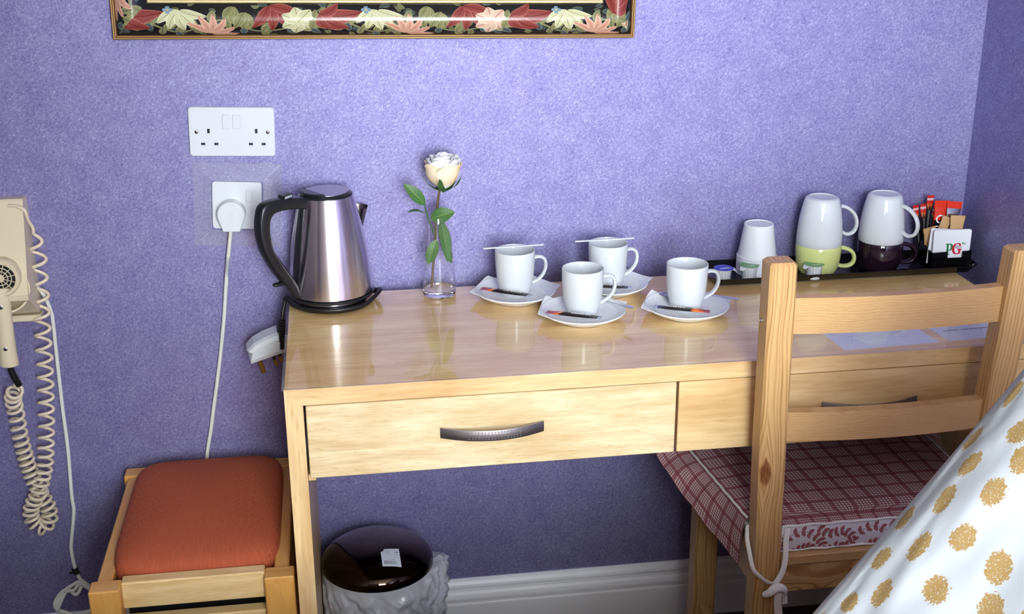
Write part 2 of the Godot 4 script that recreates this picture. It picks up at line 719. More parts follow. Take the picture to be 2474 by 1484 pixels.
	mat("gold_slip", rgb(226, 206, 150), 0.3, 0.35)
	mat("frame_wood", rgb(96, 62, 38), 0.35)
	mat("frame_gilt", rgb(188, 150, 84), 0.35, 0.3)
	mat("mirror_glass", rgb(238, 240, 240), 0.0, 1.0)
	mat("cotton_white", rgb(242, 240, 238), 0.85)
	# rose leaf
	var pl := Paint.new(256, 128, rgb(60, 104, 44))
	for k in 900:
		pl.dot(rng.randf() * 256, rng.randf() * 128, rgb(84, 132, 62), 0.5)
	pl.line([Vector2(0, 64), Vector2(256, 64)], 2.5, rgb(128, 150, 78))
	for k in 7:
		for s in [-1, 1]:
			pl.line([Vector2(20 + k * 32, 64), Vector2(50 + k * 32, 64 + s * 48)], 1.0, rgb(98, 136, 66))
	textured("rose_leaf", pl.done(), Vector2(1, 1), 0.5)
	# stool weave
	var wv := PackedByteArray()
	wv.resize(256 * 256 * 3)
	var nz := noise(0.05, 88, 2)
	var i := 0
	for y in 256:
		for x in 256:
			var slub := nz.get_noise_2d(x * 3.0, y * 0.25)
			var q := 0.5 + 0.22 * sin(x * TAU / 8.0) * (1.0 if posmod(y, 8) < 4 else -1.0) + 0.25 * slub + rng.randf_range(-0.16, 0.16)
			if slub < -0.5:
				q -= 0.2
			var c := rgb(138, 58, 32).lerp(rgb(206, 104, 64), clampf(q, 0, 1))
			wv[i] = int(c.r * 255)
			wv[i + 1] = int(c.g * 255)
			wv[i + 2] = int(c.b * 255)
			i += 3
	textured("rust_weave", tex_of(256, 256, wv), Vector2(0.09, 0.09), 0.9)
	# checked cotton: one repeat
	var ck := PackedByteArray()
	ck.resize(256 * 256 * 3)
	i = 0
	var st1 := func(p: int) -> float:
		return 1.0 if p > 58 and p < 250 and posmod(p - 60, 40) < 22 else 0.0
	for y in 256:
		for x in 256:
			var a: float = st1.call(x)
			var b: float = st1.call(y)
			var c := rgb(150, 82, 90)
			if a + b > 1.5:
				c = rgb(232, 222, 222)
			elif a + b > 0.5:
				c = rgb(180, 124, 130)
			if absi(x - 26) < 3 or absi(y - 26) < 3:
				c = rgb(112, 44, 58)
			c = c.lerp(Color.BLACK, 0.05 * float((x + y) % 3))
			ck[i] = int(c.r * 255)
			ck[i + 1] = int(c.g * 255)
			ck[i + 2] = int(c.b * 255)
			i += 3
	textured("rose_check", tex_of(256, 256, ck), Vector2(0.037, 0.037), 0.9)
	# leaf-sprig border
	var sp := Paint.new(512, 256, rgb(232, 228, 230))
	var rose := rgb(176, 104, 108)
	var ed := rgb(140, 64, 74)
	for s in [[Vector2(20, 90), Vector2(140, 40), Vector2(250, 100), Vector2(300, 170)], [Vector2(250, 20), Vector2(330, 70), Vector2(430, 60), Vector2(500, 110)], [Vector2(60, 250), Vector2(120, 190), Vector2(190, 170), Vector2(230, 200)], [Vector2(320, 250), Vector2(380, 180), Vector2(450, 190), Vector2(510, 150)]]:
		var q := curve(s, 10)
		sp.line(q, 1.6, rgb(120, 84, 78))
		for k in range(2, q.size() - 1, 4):
			var d: Vector2 = q[k + 1] - q[k]
			for sg in [-1.0, 1.0]:
				sp.leaf(q[k], d.angle() + sg * 1.0, 46, 14, rose, ed, ed)
		sp.leaf(q[q.size() - 1], (q[q.size() - 1] - q[q.size() - 2]).angle(), 48, 14, rose, ed, ed)
	textured("sprig_cotton", sp.done(), Vector2(0.122, 0.060), 0.9)
	# cushion cotton with rough gold spots
	var gd := Paint.new(1024, 1024, rgb(164, 167, 171))
	var spots := [Vector2(.653, .098), Vector2(.621, .192), Vector2(.578, .086), Vector2(.553, .148), Vector2(.597, .235), Vector2(.509, .012), Vector2(.503, .161), Vector2(.547, .235), Vector2(.453, .092), Vector2(.484, .248), Vector2(.441, .192), Vector2(.397, .130), Vector2(.484, .323), Vector2(.416, .273), Vector2(.366, .198), Vector2(.335, .015), Vector2(.323, .148), Vector2(.441, .354)]
	for a in 26:
		for b in 26:
			var q := Vector2(0.044 * a + 0.022 * (b % 2), 0.043 * b + 0.02)
			if q.x < 0.98 and q.y < 0.98 and not (q.x > 0.27 and q.x < 0.72 and q.y < 0.40):
				spots.append(q)
	var rag := noise(0.09, 5, 2)
	for q in spots:
		var c := Vector2(q.x, q.y) * 1024
		var ang := rng.randf() * PI
		for y in range(-30, 31):
			for x in range(-30, 31):
				var d := Vector2(x, y).rotated(ang)
				d.y *= 1.25
				var r := d.length() / 22.0 + 0.26 * rag.get_noise_2d(c.x + x * 1.6, c.y + y * 1.6)
				var gap := rag.get_noise_2d((c.x + x) * 3.2 + 400, (c.y + y) * 3.2)
				if r < 1.0 and gap < 0.46:
					var px := int(c.x) + x
					var py := int(c.y) + y
					if px >= 0 and px < 1024 and py >= 0 and py < 1024:
						gd.im.set_pixel(px, py, rgb(138, 110, 62))
	textured("gold_spot_cotton", gd.done(), Vector2(1, 1), 0.8)
	# coffee stick print
	var cs := Paint.new(256, 48, rgb(22, 16, 18))
	for y in 48:
		for x in 256:
			var f := float(x) / 256
			if f < 0.34:
				var c := rgb(150, 20, 14).lerp(rgb(240, 120, 40), clampf(f * 4.0 - 0.1 + 0.25 * sin(y * 0.13 + f * 9.0), 0, 1)).lerp(rgb(24, 14, 14), smoothstep(0.22, 0.34, f + 0.002 * (y - 24)))
				cs.im.set_pixel(x, y, c)
			if f > 0.93:
				cs.im.set_pixel(x, y, rgb(170, 180, 205))
			if f < 0.04:
				cs.im.set_pixel(x, y, rgb(150, 24, 26))
	cs.leaf(Vector2(52, 34), -0.4, 34, 8, rgb(250, 214, 170), rgb(240, 150, 60), rgb(180, 60, 20))
	textured("coffee_print", cs.done(), Vector2(1, 1), 0.25)
	var cd := Paint.new(256, 48, rgb(24, 18, 20))
	for y in 48:
		for x in 256:
			var f := float(x) / 256
			if f < 0.16:
				cd.im.set_pixel(x, y, rgb(190, 36, 28).lerp(rgb(206, 206, 216), 0.8 if f < 0.09 and f > 0.05 else 0.0))
			elif f < 0.26:
				cd.im.set_pixel(x, y, rgb(206, 104, 44).lerp(rgb(30, 18, 18), clampf((f - 0.16) * 10.0 + 0.3 * sin(y * 0.3), 0, 1)))
			elif absi(y - 24) < 7 and f < 0.85 and rng.randf() < 0.4:
				cd.im.set_pixel(x, y, rgb(150, 150, 160))
	textured("dark_coffee_print", cd.done(), Vector2(1, 1), 0.22)
	# shop label on the bin lid
	var bl := Paint.new(128, 96, rgb(214, 220, 232))
	for k in 34:
		if rng.randf() < 0.62:
			bl.line([Vector2(16 + k * 2.6, 70), Vector2(16 + k * 2.6, 86)], 0.8, rgb(54, 58, 84))
	for q in [[30, 14, 60], [34, 22, 58], [40, 30, 62], [92, 12, 118], [92, 36, 118], [88, 52, 116], [58, 62, 92]]:
		for k in range(q[0], q[2], 3):
			bl.line([Vector2(k, q[1]), Vector2(k + rng.randf_range(0, 2), q[1] + rng.randf_range(0, 4))], 0.8, rgb(120, 124, 160))
	bl.line([Vector2(98, 24), Vector2(116, 24)], 2.0, rgb(40, 44, 70))
	textured("shop_label", bl.done(), Vector2(1, 1), 0.4)
	# printed notice
	var nt := Paint.new(256, 160, rgb(232, 236, 246))
	for q in [[50, 20, 150], [56, 32, 170], [62, 46, 150], [40, 100, 200], [40, 110, 190], [40, 120, 205]]:
		for k in range(q[0], q[2], 3):
			if rng.randf() < 0.8:
				nt.line([Vector2(k, q[1]), Vector2(k, q[1] + rng.randf_range(0, 3))], 0.7, rgb(150, 156, 178))
	for k in 8:
		nt.line([Vector2(60, 52 + k * 3), Vector2(100, 52 + k * 3)], 0.7, rgb(150, 154, 176))
	textured("notice_print", nt.done(), Vector2(1, 1), 0.6)
	# flowered moulding of the mirror frame
	var fl := Paint.new(1600, 128, rgb(22, 24, 26))
	var olive := rgb(136, 136, 92)
	var oedge := rgb(172, 170, 120)
	var blue := rgb(74, 96, 104)
	var red := rgb(140, 64, 58)
	var redge := rgb(184, 112, 100)
	var cream := rgb(206, 206, 164)
	var cedge := rgb(236, 234, 204)
	var pink := rgb(214, 164, 140)
	var pedge := rgb(244, 214, 194)
	for k in 150:
		var q := Vector2(rng.randf() * 1600, rng.randf() * 128)
		fl.leaf(q, rng.randf() * TAU, rng.randf_range(22, 40), rng.randf_range(6, 10), [rgb(104, 108, 74), rgb(126, 128, 88), rgb(62, 78, 82)][k % 3], rgb(150, 150, 108), rgb(70, 74, 50), rng.randf_range(-5, 5))
	for k in 3:
		var o := Vector2(k * 533, 0)
		var q := curve([o + Vector2(-20, 100), o + Vector2(90, 70), o + Vector2(180, 108), o + Vector2(290, 60), o + Vector2(400, 104), o + Vector2(553, 60)], 12)
		fl.line(q, 3.2, olive)
		for j in range(3, q.size() - 2, 5):
			var d: Vector2 = q[j + 1] - q[j]
			fl.leaf(q[j], d.angle() - 1.0, 44, 12, olive, oedge, rgb(96, 98, 62))
			fl.leaf(q[j], d.angle() + 1.1, 34, 10, blue if j % 2 else olive, oedge, rgb(54, 66, 70))
		for j in 7:
			fl.curl(o + Vector2(40 + j * 76, 30 + (j % 3) * 26), 10, j * 1.3, rgb(120, 128, 104))
		# big red leaf
		for a in [[-0.1, 120.0, 26.0], [0.5, 96.0, 22.0], [-0.7, 70.0, 16.0], [0.95, 60.0, 15.0]]:
			fl.leaf(o + Vector2(20, 44), a[0], a[1], a[2], red, redge, rgb(112, 36, 34), 10)
		# cream lily
		for a in [2.5, 2.0, 1.4, 0.9, 0.3]:
			fl.leaf(o + Vector2(182, 26), a, 76, 15, cream, cedge, rgb(150, 150, 108), 6)
		# pink honeysuckle
		for a in [-2.5, -2.0, -1.5, -1.0, -0.45, 0.0]:
			fl.leaf(o + Vector2(262, 116), a, 78, 11, pink, pedge, rgb(176, 106, 88), 5)
		# two green bellflowers
		for a in [1.2, 1.6, 2.0]:
			fl.leaf(o + Vector2(352, 34), a, 62, 15, olive, oedge, rgb(96, 98, 62))
			fl.leaf(o + Vector2(318, 12), a, 52, 12, olive, oedge, rgb(96, 98, 62))
		# small red leaf
		for a in [1.0, 1.5, 2.1, 0.4]:
			fl.leaf(o + Vector2(420, 10), a, 92, 17, red, redge, rgb(112, 36, 34), -6)
		# round cream blossom
		for a in 7:
			fl.leaf(o + Vector2(500, 64), a * TAU / 7.0, 52, 20, rgb(222, 190, 168) if k == 1 else cream, cedge, rgb(176, 120, 100) if k == 1 else rgb(150, 150, 108))
		for j in 5:
			fl.disc(o + Vector2(230 + j * 7, 96 + (j % 2) * 8), 4, pink)
		for j in 4:
			fl.disc(o + Vector2(150, 24) + Vector2(cos(j * 1.57), sin(j * 1.57)) * 8, 6, rgb(126, 150, 172))
		fl.disc(o + Vector2(150, 24), 4, rgb(190, 180, 120))
	textured("floral_moulding", fl.done(), Vector2(0.98, 1.0), 0.2)


# ------------------------------------------------------------------ the room
const WX := 1.2976     # right-hand wall
const WZ := -0.035     # back wall
const FZ := 3.4        # wall with the window
const LX := -2.3
const CH := 2.4
const T := 0.12


func room() -> void:
	var b := MB.new()
	b.box(Vector3((LX + WX) / 2, CH / 2, WZ - T / 2), Vector3(WX - LX + 2 * T, CH, T), 0)
	struct("wall_back", b, M.wallpaper, "purple fibre-textured wallpapered wall behind the desk")
	b = MB.new()
	b.box(Vector3(WX + T / 2, CH / 2, (WZ + FZ) / 2), Vector3(T, CH, FZ - WZ), 0, 2)
	struct("wall_right", b, M.wallpaper, "shaded purple wallpapered wall at the right of the desk")
	b = MB.new()
	b.box(Vector3(LX - T / 2, CH / 2, (WZ + FZ) / 2), Vector3(T, CH, FZ - WZ), 0, 2)
	struct("wall_left", b, M.ceiling_white, "white painted wall far to the left, out of view")
	b = MB.new()
	var wl := -0.08
	var wr := 0.92
	var wb := 0.85
	var wt := 2.32
	b.box(Vector3((LX - T + wl) / 2, CH / 2, FZ + T / 2), Vector3(wl - LX + T, CH, T), 0)
	b.box(Vector3((WX + T + wr) / 2, CH / 2, FZ + T / 2), Vector3(WX + T - wr, CH, T), 0)
	b.box(Vector3((wl + wr) / 2, wb / 2, FZ + T / 2), Vector3(wr - wl, wb, T), 0)
	b.box(Vector3((wl + wr) / 2, (wt + CH) / 2, FZ + T / 2), Vector3(wr - wl, CH - wt, T), 0)
	struct("wall_front", b, M.wallpaper, "purple wall with the window, seen only in the mirror")
	b = MB.new()
	b.box(Vector3((LX + WX) / 2, -0.05, (WZ + FZ) / 2), Vector3(WX - LX + 2 * T, 0.1, FZ - WZ + 2 * T), 0)
	struct("floor", b, M.carpet, "carpeted floor below the desk")
	b = MB.new()
	b.box(Vector3((LX + WX) / 2, CH + 0.05, (WZ + FZ) / 2), Vector3(WX - LX + 2 * T, 0.1, FZ - WZ + 2 * T), 0)
	struct("ceiling", b, M.ceiling_white, "white ceiling above the room")
	# window
	var w := Node3D.new()
	w.name = "window_1"
	add_child(w)
	w.set_meta("kind", "structure")
	tag(w, "white framed window letting in daylight, seen in the mirror", "window")
	b = MB.new()
	var cx := (wl + wr) / 2
	var cy := (wb + wt) / 2
	for s in [-1.0, 1.0]:
		b.box(Vector3(cx + s * ((wr - wl) / 2 - 0.02), cy, FZ + 0.07), Vector3(0.04, wt - wb, 0.05), 0.003, 1)
		b.box(Vector3(cx, cy + s * ((wt - wb) / 2 - 0.02), FZ + 0.07), Vector3(wr - wl - 0.08, 0.04, 0.05), 0.003)
	b.box(Vector3(cx, cy + 0.1, FZ + 0.07), Vector3(wr - wl - 0.08, 0.03, 0.045), 0.003)
	part("window_frame", b, M.white_paint, w)
	for q in [[wb + 0.04, cy + 0.085], [cy + 0.115, wt - 0.04]]:
		b = MB.new()
		b.box(Vector3(cx, (q[0] + q[1]) / 2, FZ + 0.07), Vector3(wr - wl - 0.08, q[1] - q[0], 0.004), 0)
		part("pane", b, M.clear_plastic, w)
	b = MB.new()
	b.box(Vector3(cx, wb - 0.012, FZ - 0.05), Vector3(wr - wl + 0.1, 0.024, 0.1), 0.004)
	part("window_sill", b, M.white_paint, w)
	# skirting boards: moulded top over a plain face
	for side in ["back", "right"]:
		b = MB.new()
		var prof := [Vector2(0, 0), Vector2(0.02, 0), Vector2(0.02, 0.073), Vector2(0.0195, 0.076), Vector2(0.0175, 0.078), Vector2(0.0175, 0.082), Vector2(0.0185, 0.086), Vector2(0.0185, 0.090), Vector2(0.0165, 0.097), Vector2(0.0125, 0.102), Vector2(0.0115, 0.108), Vector2(0.0125, 0.112), Vector2(0.0115, 0.117), Vector2(0.008, 0.123), Vector2(0.003, 0.1268), Vector2(0, 0.1268)]
		var rows := []
		for p in prof:
			var row := PackedVector3Array()
			for k in 2:
				if side == "back":
					row.append(Vector3(lerpf(LX, WX, k), p.y, WZ + p.x))
				else:
					row.append(Vector3(WX - p.x, p.y, lerpf(FZ, WZ + 0.02, k)))
			rows.append(row)
		for r in rows.size() - 1:
			b.quad(rows[r][0], rows[r][1], rows[r + 1][1], rows[r + 1][0])
		struct("baseboard_" + side, b, M.white_paint, "chipped white moulded skirting board along the purple wall" if side == "back" else "white skirting board along the right-hand wall")


# ------------------------------------------------------------------ desk
const DD := 0.4244
const DW := 1.243


func desk() -> void:
	var d := thing("desk", "long pale wooden desk with two drawers against the purple wall", "desk")
	var b := MB.new()
	b.box(Vector3(DW / 2, 0.7545, (DD - 0.006) / 2), Vector3(DW - 0.002, 0.027, DD - 0.006), 0.0005, 0, Vector2(0.1, 0.05))
	part("desktop", b, M.top_maple, d)
	var along := func(p: Vector3) -> Vector2: return Vector2(p.x, p.y + p.z + 0.11)
	var upright := func(p: Vector3) -> Vector2: return Vector2(p.y, p.x + p.z + 0.31)
	var z0 := DD - 0.006
	b = MB.new()
	b.hexa([Vector3(0.0272, 0.741, DD), Vector3(DW - 0.0272, 0.741, DD), Vector3(DW - 0.0004, 0.768, DD), Vector3(0.0004, 0.768, DD), Vector3(0.0272, 0.741, z0), Vector3(DW - 0.0272, 0.741, z0), Vector3(DW - 0.0004, 0.768, z0), Vector3(0.0004, 0.768, z0)], along)
	part("front_lipping", b, M.maple, d)
	for s in 2:
		var x0 := 0.0 if s == 0 else DW - 0.027
		var tl := 0.768 if s == 0 else 0.7412
		var tr := 0.7412 if s == 0 else 0.768
		b = MB.new()
		b.hexa([Vector3(x0, 0, DD), Vector3(x0 + 0.027, 0, DD), Vector3(x0 + 0.027, tr, DD), Vector3(x0, tl, DD), Vector3(x0, 0, z0), Vector3(x0 + 0.027, 0, z0), Vector3(x0 + 0.027, tr, z0), Vector3(x0, tl, z0)], upright)
		b.box(Vector3(x0 + 0.0135, 0.3705, z0 / 2), Vector3(0.026, 0.741, z0), 0.0005, 1, Vector2(0.2, 0.1))
		part("side_panel", b, M.maple, d)
	for s in 2:
		var x0 := 0.0305 if s == 0 else 0.6085
		var x1 := 0.6045 if s == 0 else DW - 0.0305
		b = MB.new()
		b.box(Vector3((x0 + x1) / 2, 0.6775, DD - 0.0115), Vector3(x1 - x0, 0.1215, 0.018), 0.0012, 0, Vector2(0.0 if s == 0 else 0.04, 0.12 * s))
		var dr := part("drawer", b, M.lit_maple if s == 0 else M.maple, d)  # left front takes the brightened copy of the same timber
		b = MB.new()
		b.box(Vector3((x0 + x1) / 2, 0.665, DD - 0.2), Vector3(x1 - x0 - 0.03, 0.085, 0.35), 0.001)
		part("drawer_box", b, M.lit_maple, dr)
		# bowed metal handle with four rows of raised dots
		b = MB.new()
		var hx := 0.3125 if s == 0 else 0.925
		var bow := func(u: float, v: float) -> Vector3:
			var k := 2.0 * u - 1.0
			return Vector3(hx + 0.08 * k, 0.6885 - 0.0165 * v, DD + 0.0005 + 0.022 * (1.0 - k * k) - 0.0012 * pow(2.0 * v - 1.0, 2.0))
		b.slab(func(u, v): return bow.call(u, 1.0 - v), 24, 4, 0.003)
		for c in 17:
			for r in 4:
				var p: Vector3 = bow.call(0.26 + 0.5 * c / 16.0, 0.16 + 0.68 * r / 3.0)
				b.xf = Transform3D(Basis.from_euler(Vector3(PI / 2, 0, 0)), p + Vector3(0, 0, 0.0013))
				b.lathe([Vector2(0.0011, 0), Vector2(0.0009, 0.0006), Vector2(0.0004, 0.001), Vector2(0, 0.0011)], 8)
		b.xf = Transform3D.IDENTITY
		for e in [-1.0, 1.0]:
			b.box(Vector3(hx + e * 0.066, 0.680, DD + 0.002), Vector3(0.008, 0.010, 0.010), 0.001)
		part("drawer_handle", b, M.handle_steel, dr, "bowed grey metal handle with raised dots")
	# runners under the drawers
	b = MB.new()
	b.box(Vector3(0.033, 0.610, 0.2), Vector3(0.012, 0.012, 0.41), 0.001)
	part("drawer_runner", b, M.maple, d)
	b = MB.new()
	b.box(Vector3(DW - 0.033, 0.610, 0.2), Vector3(0.012, 0.012, 0.41), 0.001)
	part("drawer_runner", b, M.maple, d)
	b = MB.new()
	b.box(Vector3(0.6065, 0.681, 0.2), Vector3(0.012, 0.115, 0.39), 0.001)
	part("centre_divider", b, M.maple, d)
	# clear sheet laid over the top, a little proud of the front and left edges
	var wav := noise(1.0, 77, 2)
	b = MB.new()
	b.slab(func(u: float, v: float) -> Vector3:
		var x := lerpf(-0.003, DW + 0.004, u)
		var z := lerpf(DD + 0.0035, 0.004, v)
		var y := 0.7692 + 0.00022 * wav.get_noise_2d(x * 7.0, z * 9.0)
		return Vector3(x, y - 0.001 * pow(maxf(0.0, -x) / 0.003, 2.0), z), 220, 76, 0.0014)
	var vs := part("vinyl_sheet", b, M.clear_vinyl, self)
	tag(vs, "clear glossy vinyl sheet covering the whole desk top", "table cover")
	# notices under the sheet
	for s in 2:
		var q := [Vector3(0.884, 0.7681, 0.407), Vector3(1.047, 0.7681, 0.398), Vector3(1.030, 0.7681, 0.25), Vector3(0.868, 0.7681, 0.26)]
		if s == 1:
			q = [Vector3(1.066, 0.7681, 0.396), Vector3(1.215, 0.7681, 0.387), Vector3(1.200, 0.7681, 0.24), Vector3(1.050, 0.7681, 0.25)]
		b = MB.new()
		var up := Vector3(0, 0.0002, 0)
		b.hexa([q[0] + up, q[1] + up, q[2] + up, q[3] + up, q[0], q[1], q[2], q[3]], func(_p): return Vector2.ZERO)
		b.quad(q[0] + up * 1.2, q[1] + up * 1.2, q[2] + up * 1.2, q[3] + up * 1.2, Vector2(0, 1), Vector2(1, 1), Vector2(1, 0), Vector2(0, 0))
		var pn := part("paper_notice", b, M.notice_print if s == 0 else M.white_paper, self)
		pn.name = "paper_notice" if s == 0 else "paper_notice_001"
		tag(pn, "white printed notice with a small table under the vinyl sheet, the left one" if s == 0 else "white notice with one bold line of text under the vinyl, nearest the right-hand wall", "notice", "notices under the vinyl sheet")
		if s == 1:
			words("Security - Lost Management", 0.0068, M.grey_ink, pn, Transform3D(Basis.from_euler(Vector3(-PI / 2, 0.055, 0)), Vector3(1.122, 0.76836, 0.350)))


# ------------------------------------------------------------------ sockets, plugs, dryer
func wall_fittings() -> void:
	var s := thing("double_socket", "white double wall socket with two switches, nothing plugged in", "socket", Vector3(-0.079, 1.065, WZ))
	s.rotation.z = -0.04
	var b := MB.new()
	b.plate(0.146, 0.086, 0.006, 0.009, 0.002)
	part("faceplate", b, M.white_plastic, s)
	for x in [-0.009, 0.0086]:
		var r := rocker(0.0135, 0.025)
		var o := part("switch", r, M.white_plastic, s)
		o.position = Vector3(x, 0.018, 0.0088)
	for x in [-0.060, 0.061]:
		screw(s, Vector3(x, 0, 0.009))
	for q in [[-0.0397, 0.0017, 0.0045, 0.0078], [0.0413, 0.0017, 0.0045, 0.0078], [-0.0497, -0.021, 0.007, 0.0042], [-0.0274, -0.021, 0.007, 0.0042], [0.0315, -0.021, 0.007, 0.0042], [0.0533, -0.021, 0.007, 0.0042]]:
		b = MB.new()
		b.box(Vector3(q[0], q[1], 0.0072), Vector3(q[2], q[3], 0.0040), 0.0002)
		part("pin_slot", b, M.dark_slot, s)
	s = thing("single_socket", "white single wall socket with a plug in it", "socket", Vector3(-0.081, 0.933, WZ))
	s.rotation.z = -0.067
	b = MB.new()
	b.plate(0.086, 0.086, 0.006, 0.009, 0.002)
	part("faceplate", b, M.white_plastic, s)
	var o := part("switch", rocker(0.012, 0.023), M.white_plastic, s)
	o.position = Vector3(0.0215, 0.0175, 0.0088)
	# plug in the single socket with its lead
	s = thing("power_plug", "round-topped white plug with a white lead in the single socket", "plug", Vector3(-0.091, 0.920, WZ + 0.009))
	b = MB.new()
	var o2 := PackedVector2Array()
	for k in 25:
		var a := lerpf(-0.35, PI + 0.35, k / 24.0)
		o2.append(Vector2(cos(a) * 0.0245, sin(a) * 0.0245 + 0.002))
	o2.append(Vector2(-0.0145, -0.0285))
	o2.append(Vector2(0.0145, -0.0285))
	b.outline(o2, 0.024, 0.003)
	var pb := part("plug_body", b, M.white_plastic, s)
	pb.rotation.z = -0.05
	b = MB.new()
	b.xf = Transform3D(Basis.IDENTITY, Vector3(0, 0.002, 0.0238))
	for k in 9:
		b.box(Vector3((k % 3 - 1) * 0.0034, (k / 3 - 1) * 0.0030, 0), Vector3(0.0022, 0.0012, 0.0008), 0.0003)
	part("moulded_mark", b, M.white_plastic, s)
	b = MB.new()
	var pts := []
	for p in [Vector3(-0.0935, 0.897, -0.012), Vector3(-0.0955, 0.885, -0.014), Vector3(-0.106, 0.826, -0.02), Vector3(-0.1135, 0.776, -0.024), Vector3(-0.121, 0.724, -0.026), Vector3(-0.132, 0.66, -0.027), Vector3(-0.143, 0.603, -0.027), Vector3(-0.156, 0.54, -0.027), Vector3(-0.164, 0.5, -0.027), Vector3(-0.176, 0.445, -0.027), Vector3(-0.185, 0.36, -0.027), Vector3(-0.19, 0.28, -0.025)]:
		pts.append(p - s.position)
	b.tube(curve(pts, 6), 0.0036, 10)
	var ld := part("lead", b, M.white_cord, s)
	b = MB.new()
	pts = []
	for p in [Vector3(-0.1032, 0.842, -0.0186), Vector3(-0.106, 0.826, -0.02), Vector3(-0.1095, 0.803, -0.0222)]:
		pts.append(p - s.position)
	b.tube(curve(pts, 6), 0.00368, 10)
	part("printed_band", b, M.grey_key, ld, "pale grey printed band")
	# clear plastic wall guard round the single socket
	s = thing("wall_guard", "clear plastic surround with sloping edges round the single socket", "wall guard", Vector3(-0.0805, 0.933, WZ))
	s.rotation.z = -0.067
	var O := [Vector3(-0.075, -0.0745, 0.003), Vector3(0.075, -0.0745, 0.003), Vector3(0.075, 0.0745, 0.003), Vector3(-0.075, 0.0745, 0.003)]
	var I := [Vector3(-0.0455, -0.0465, 0.0105), Vector3(0.0455, -0.0465, 0.0105), Vector3(0.0455, 0.0465, 0.0105), Vector3(-0.0455, 0.0465, 0.0105)]
	var back := Vector3(0, 0, -0.0018)
	for k in 4:
		var j := (k + 1) % 4
		b = MB.new()
		b.hexa([O[k], O[j], I[j], I[k], O[k] + back, O[j] + back, I[j] + back, I[k] + back], func(_p): return Vector2.ZERO)
		part("sloping_side", b, M.clear_plastic, s)
	b = MB.new()
	for k in 4:
		var j := (k + 1) % 4
		b.tube([O[k], O[j]], 0.0011, 8)
		b.tube([I[k], I[j]], 0.0011, 8)
		b.tube([O[k], I[k]], 0.0006, 8)
	part("polished_edge", b, M.clear_plastic, s)
	dryer()


func rocker(w: float, h: float) -> MB:
	var b := MB.new()
	b.xf = Transform3D(Basis.from_euler(Vector3(0.10, 0, 0)), Vector3.ZERO)
	b.plate(w, h, 0.0025, 0.0028, 0.0012, 4)
	return b


func screw(parent: Node3D, at: Vector3, r := 0.0032) -> void:
	var b := MB.new()
	b.xf = Transform3D(Basis.from_euler(Vector3(PI / 2, 0, 0)), at)
	b.lathe([Vector2(r, -0.001), Vector2(r, 0.0003), Vector2(r * 0.7, 0.0009), Vector2(0, 0.0012)], 16)
	b.xf = Transform3D(Basis.from_euler(Vector3(0, 0, 0.7)), at + Vector3(0, 0, 0.0011))
	var o := part("screw", b, M.screw_metal, parent)
	b = MB.new()
	b.xf = Transform3D(Basis.from_euler(Vector3(0, 0, 0.7)), at + Vector3(0, 0, 0.0010))
	b.box(Vector3.ZERO, Vector3(r * 1.7, r * 0.3, 0.0006), 0.0001)
	part("screw_slot", b, M.dark_slot, o)


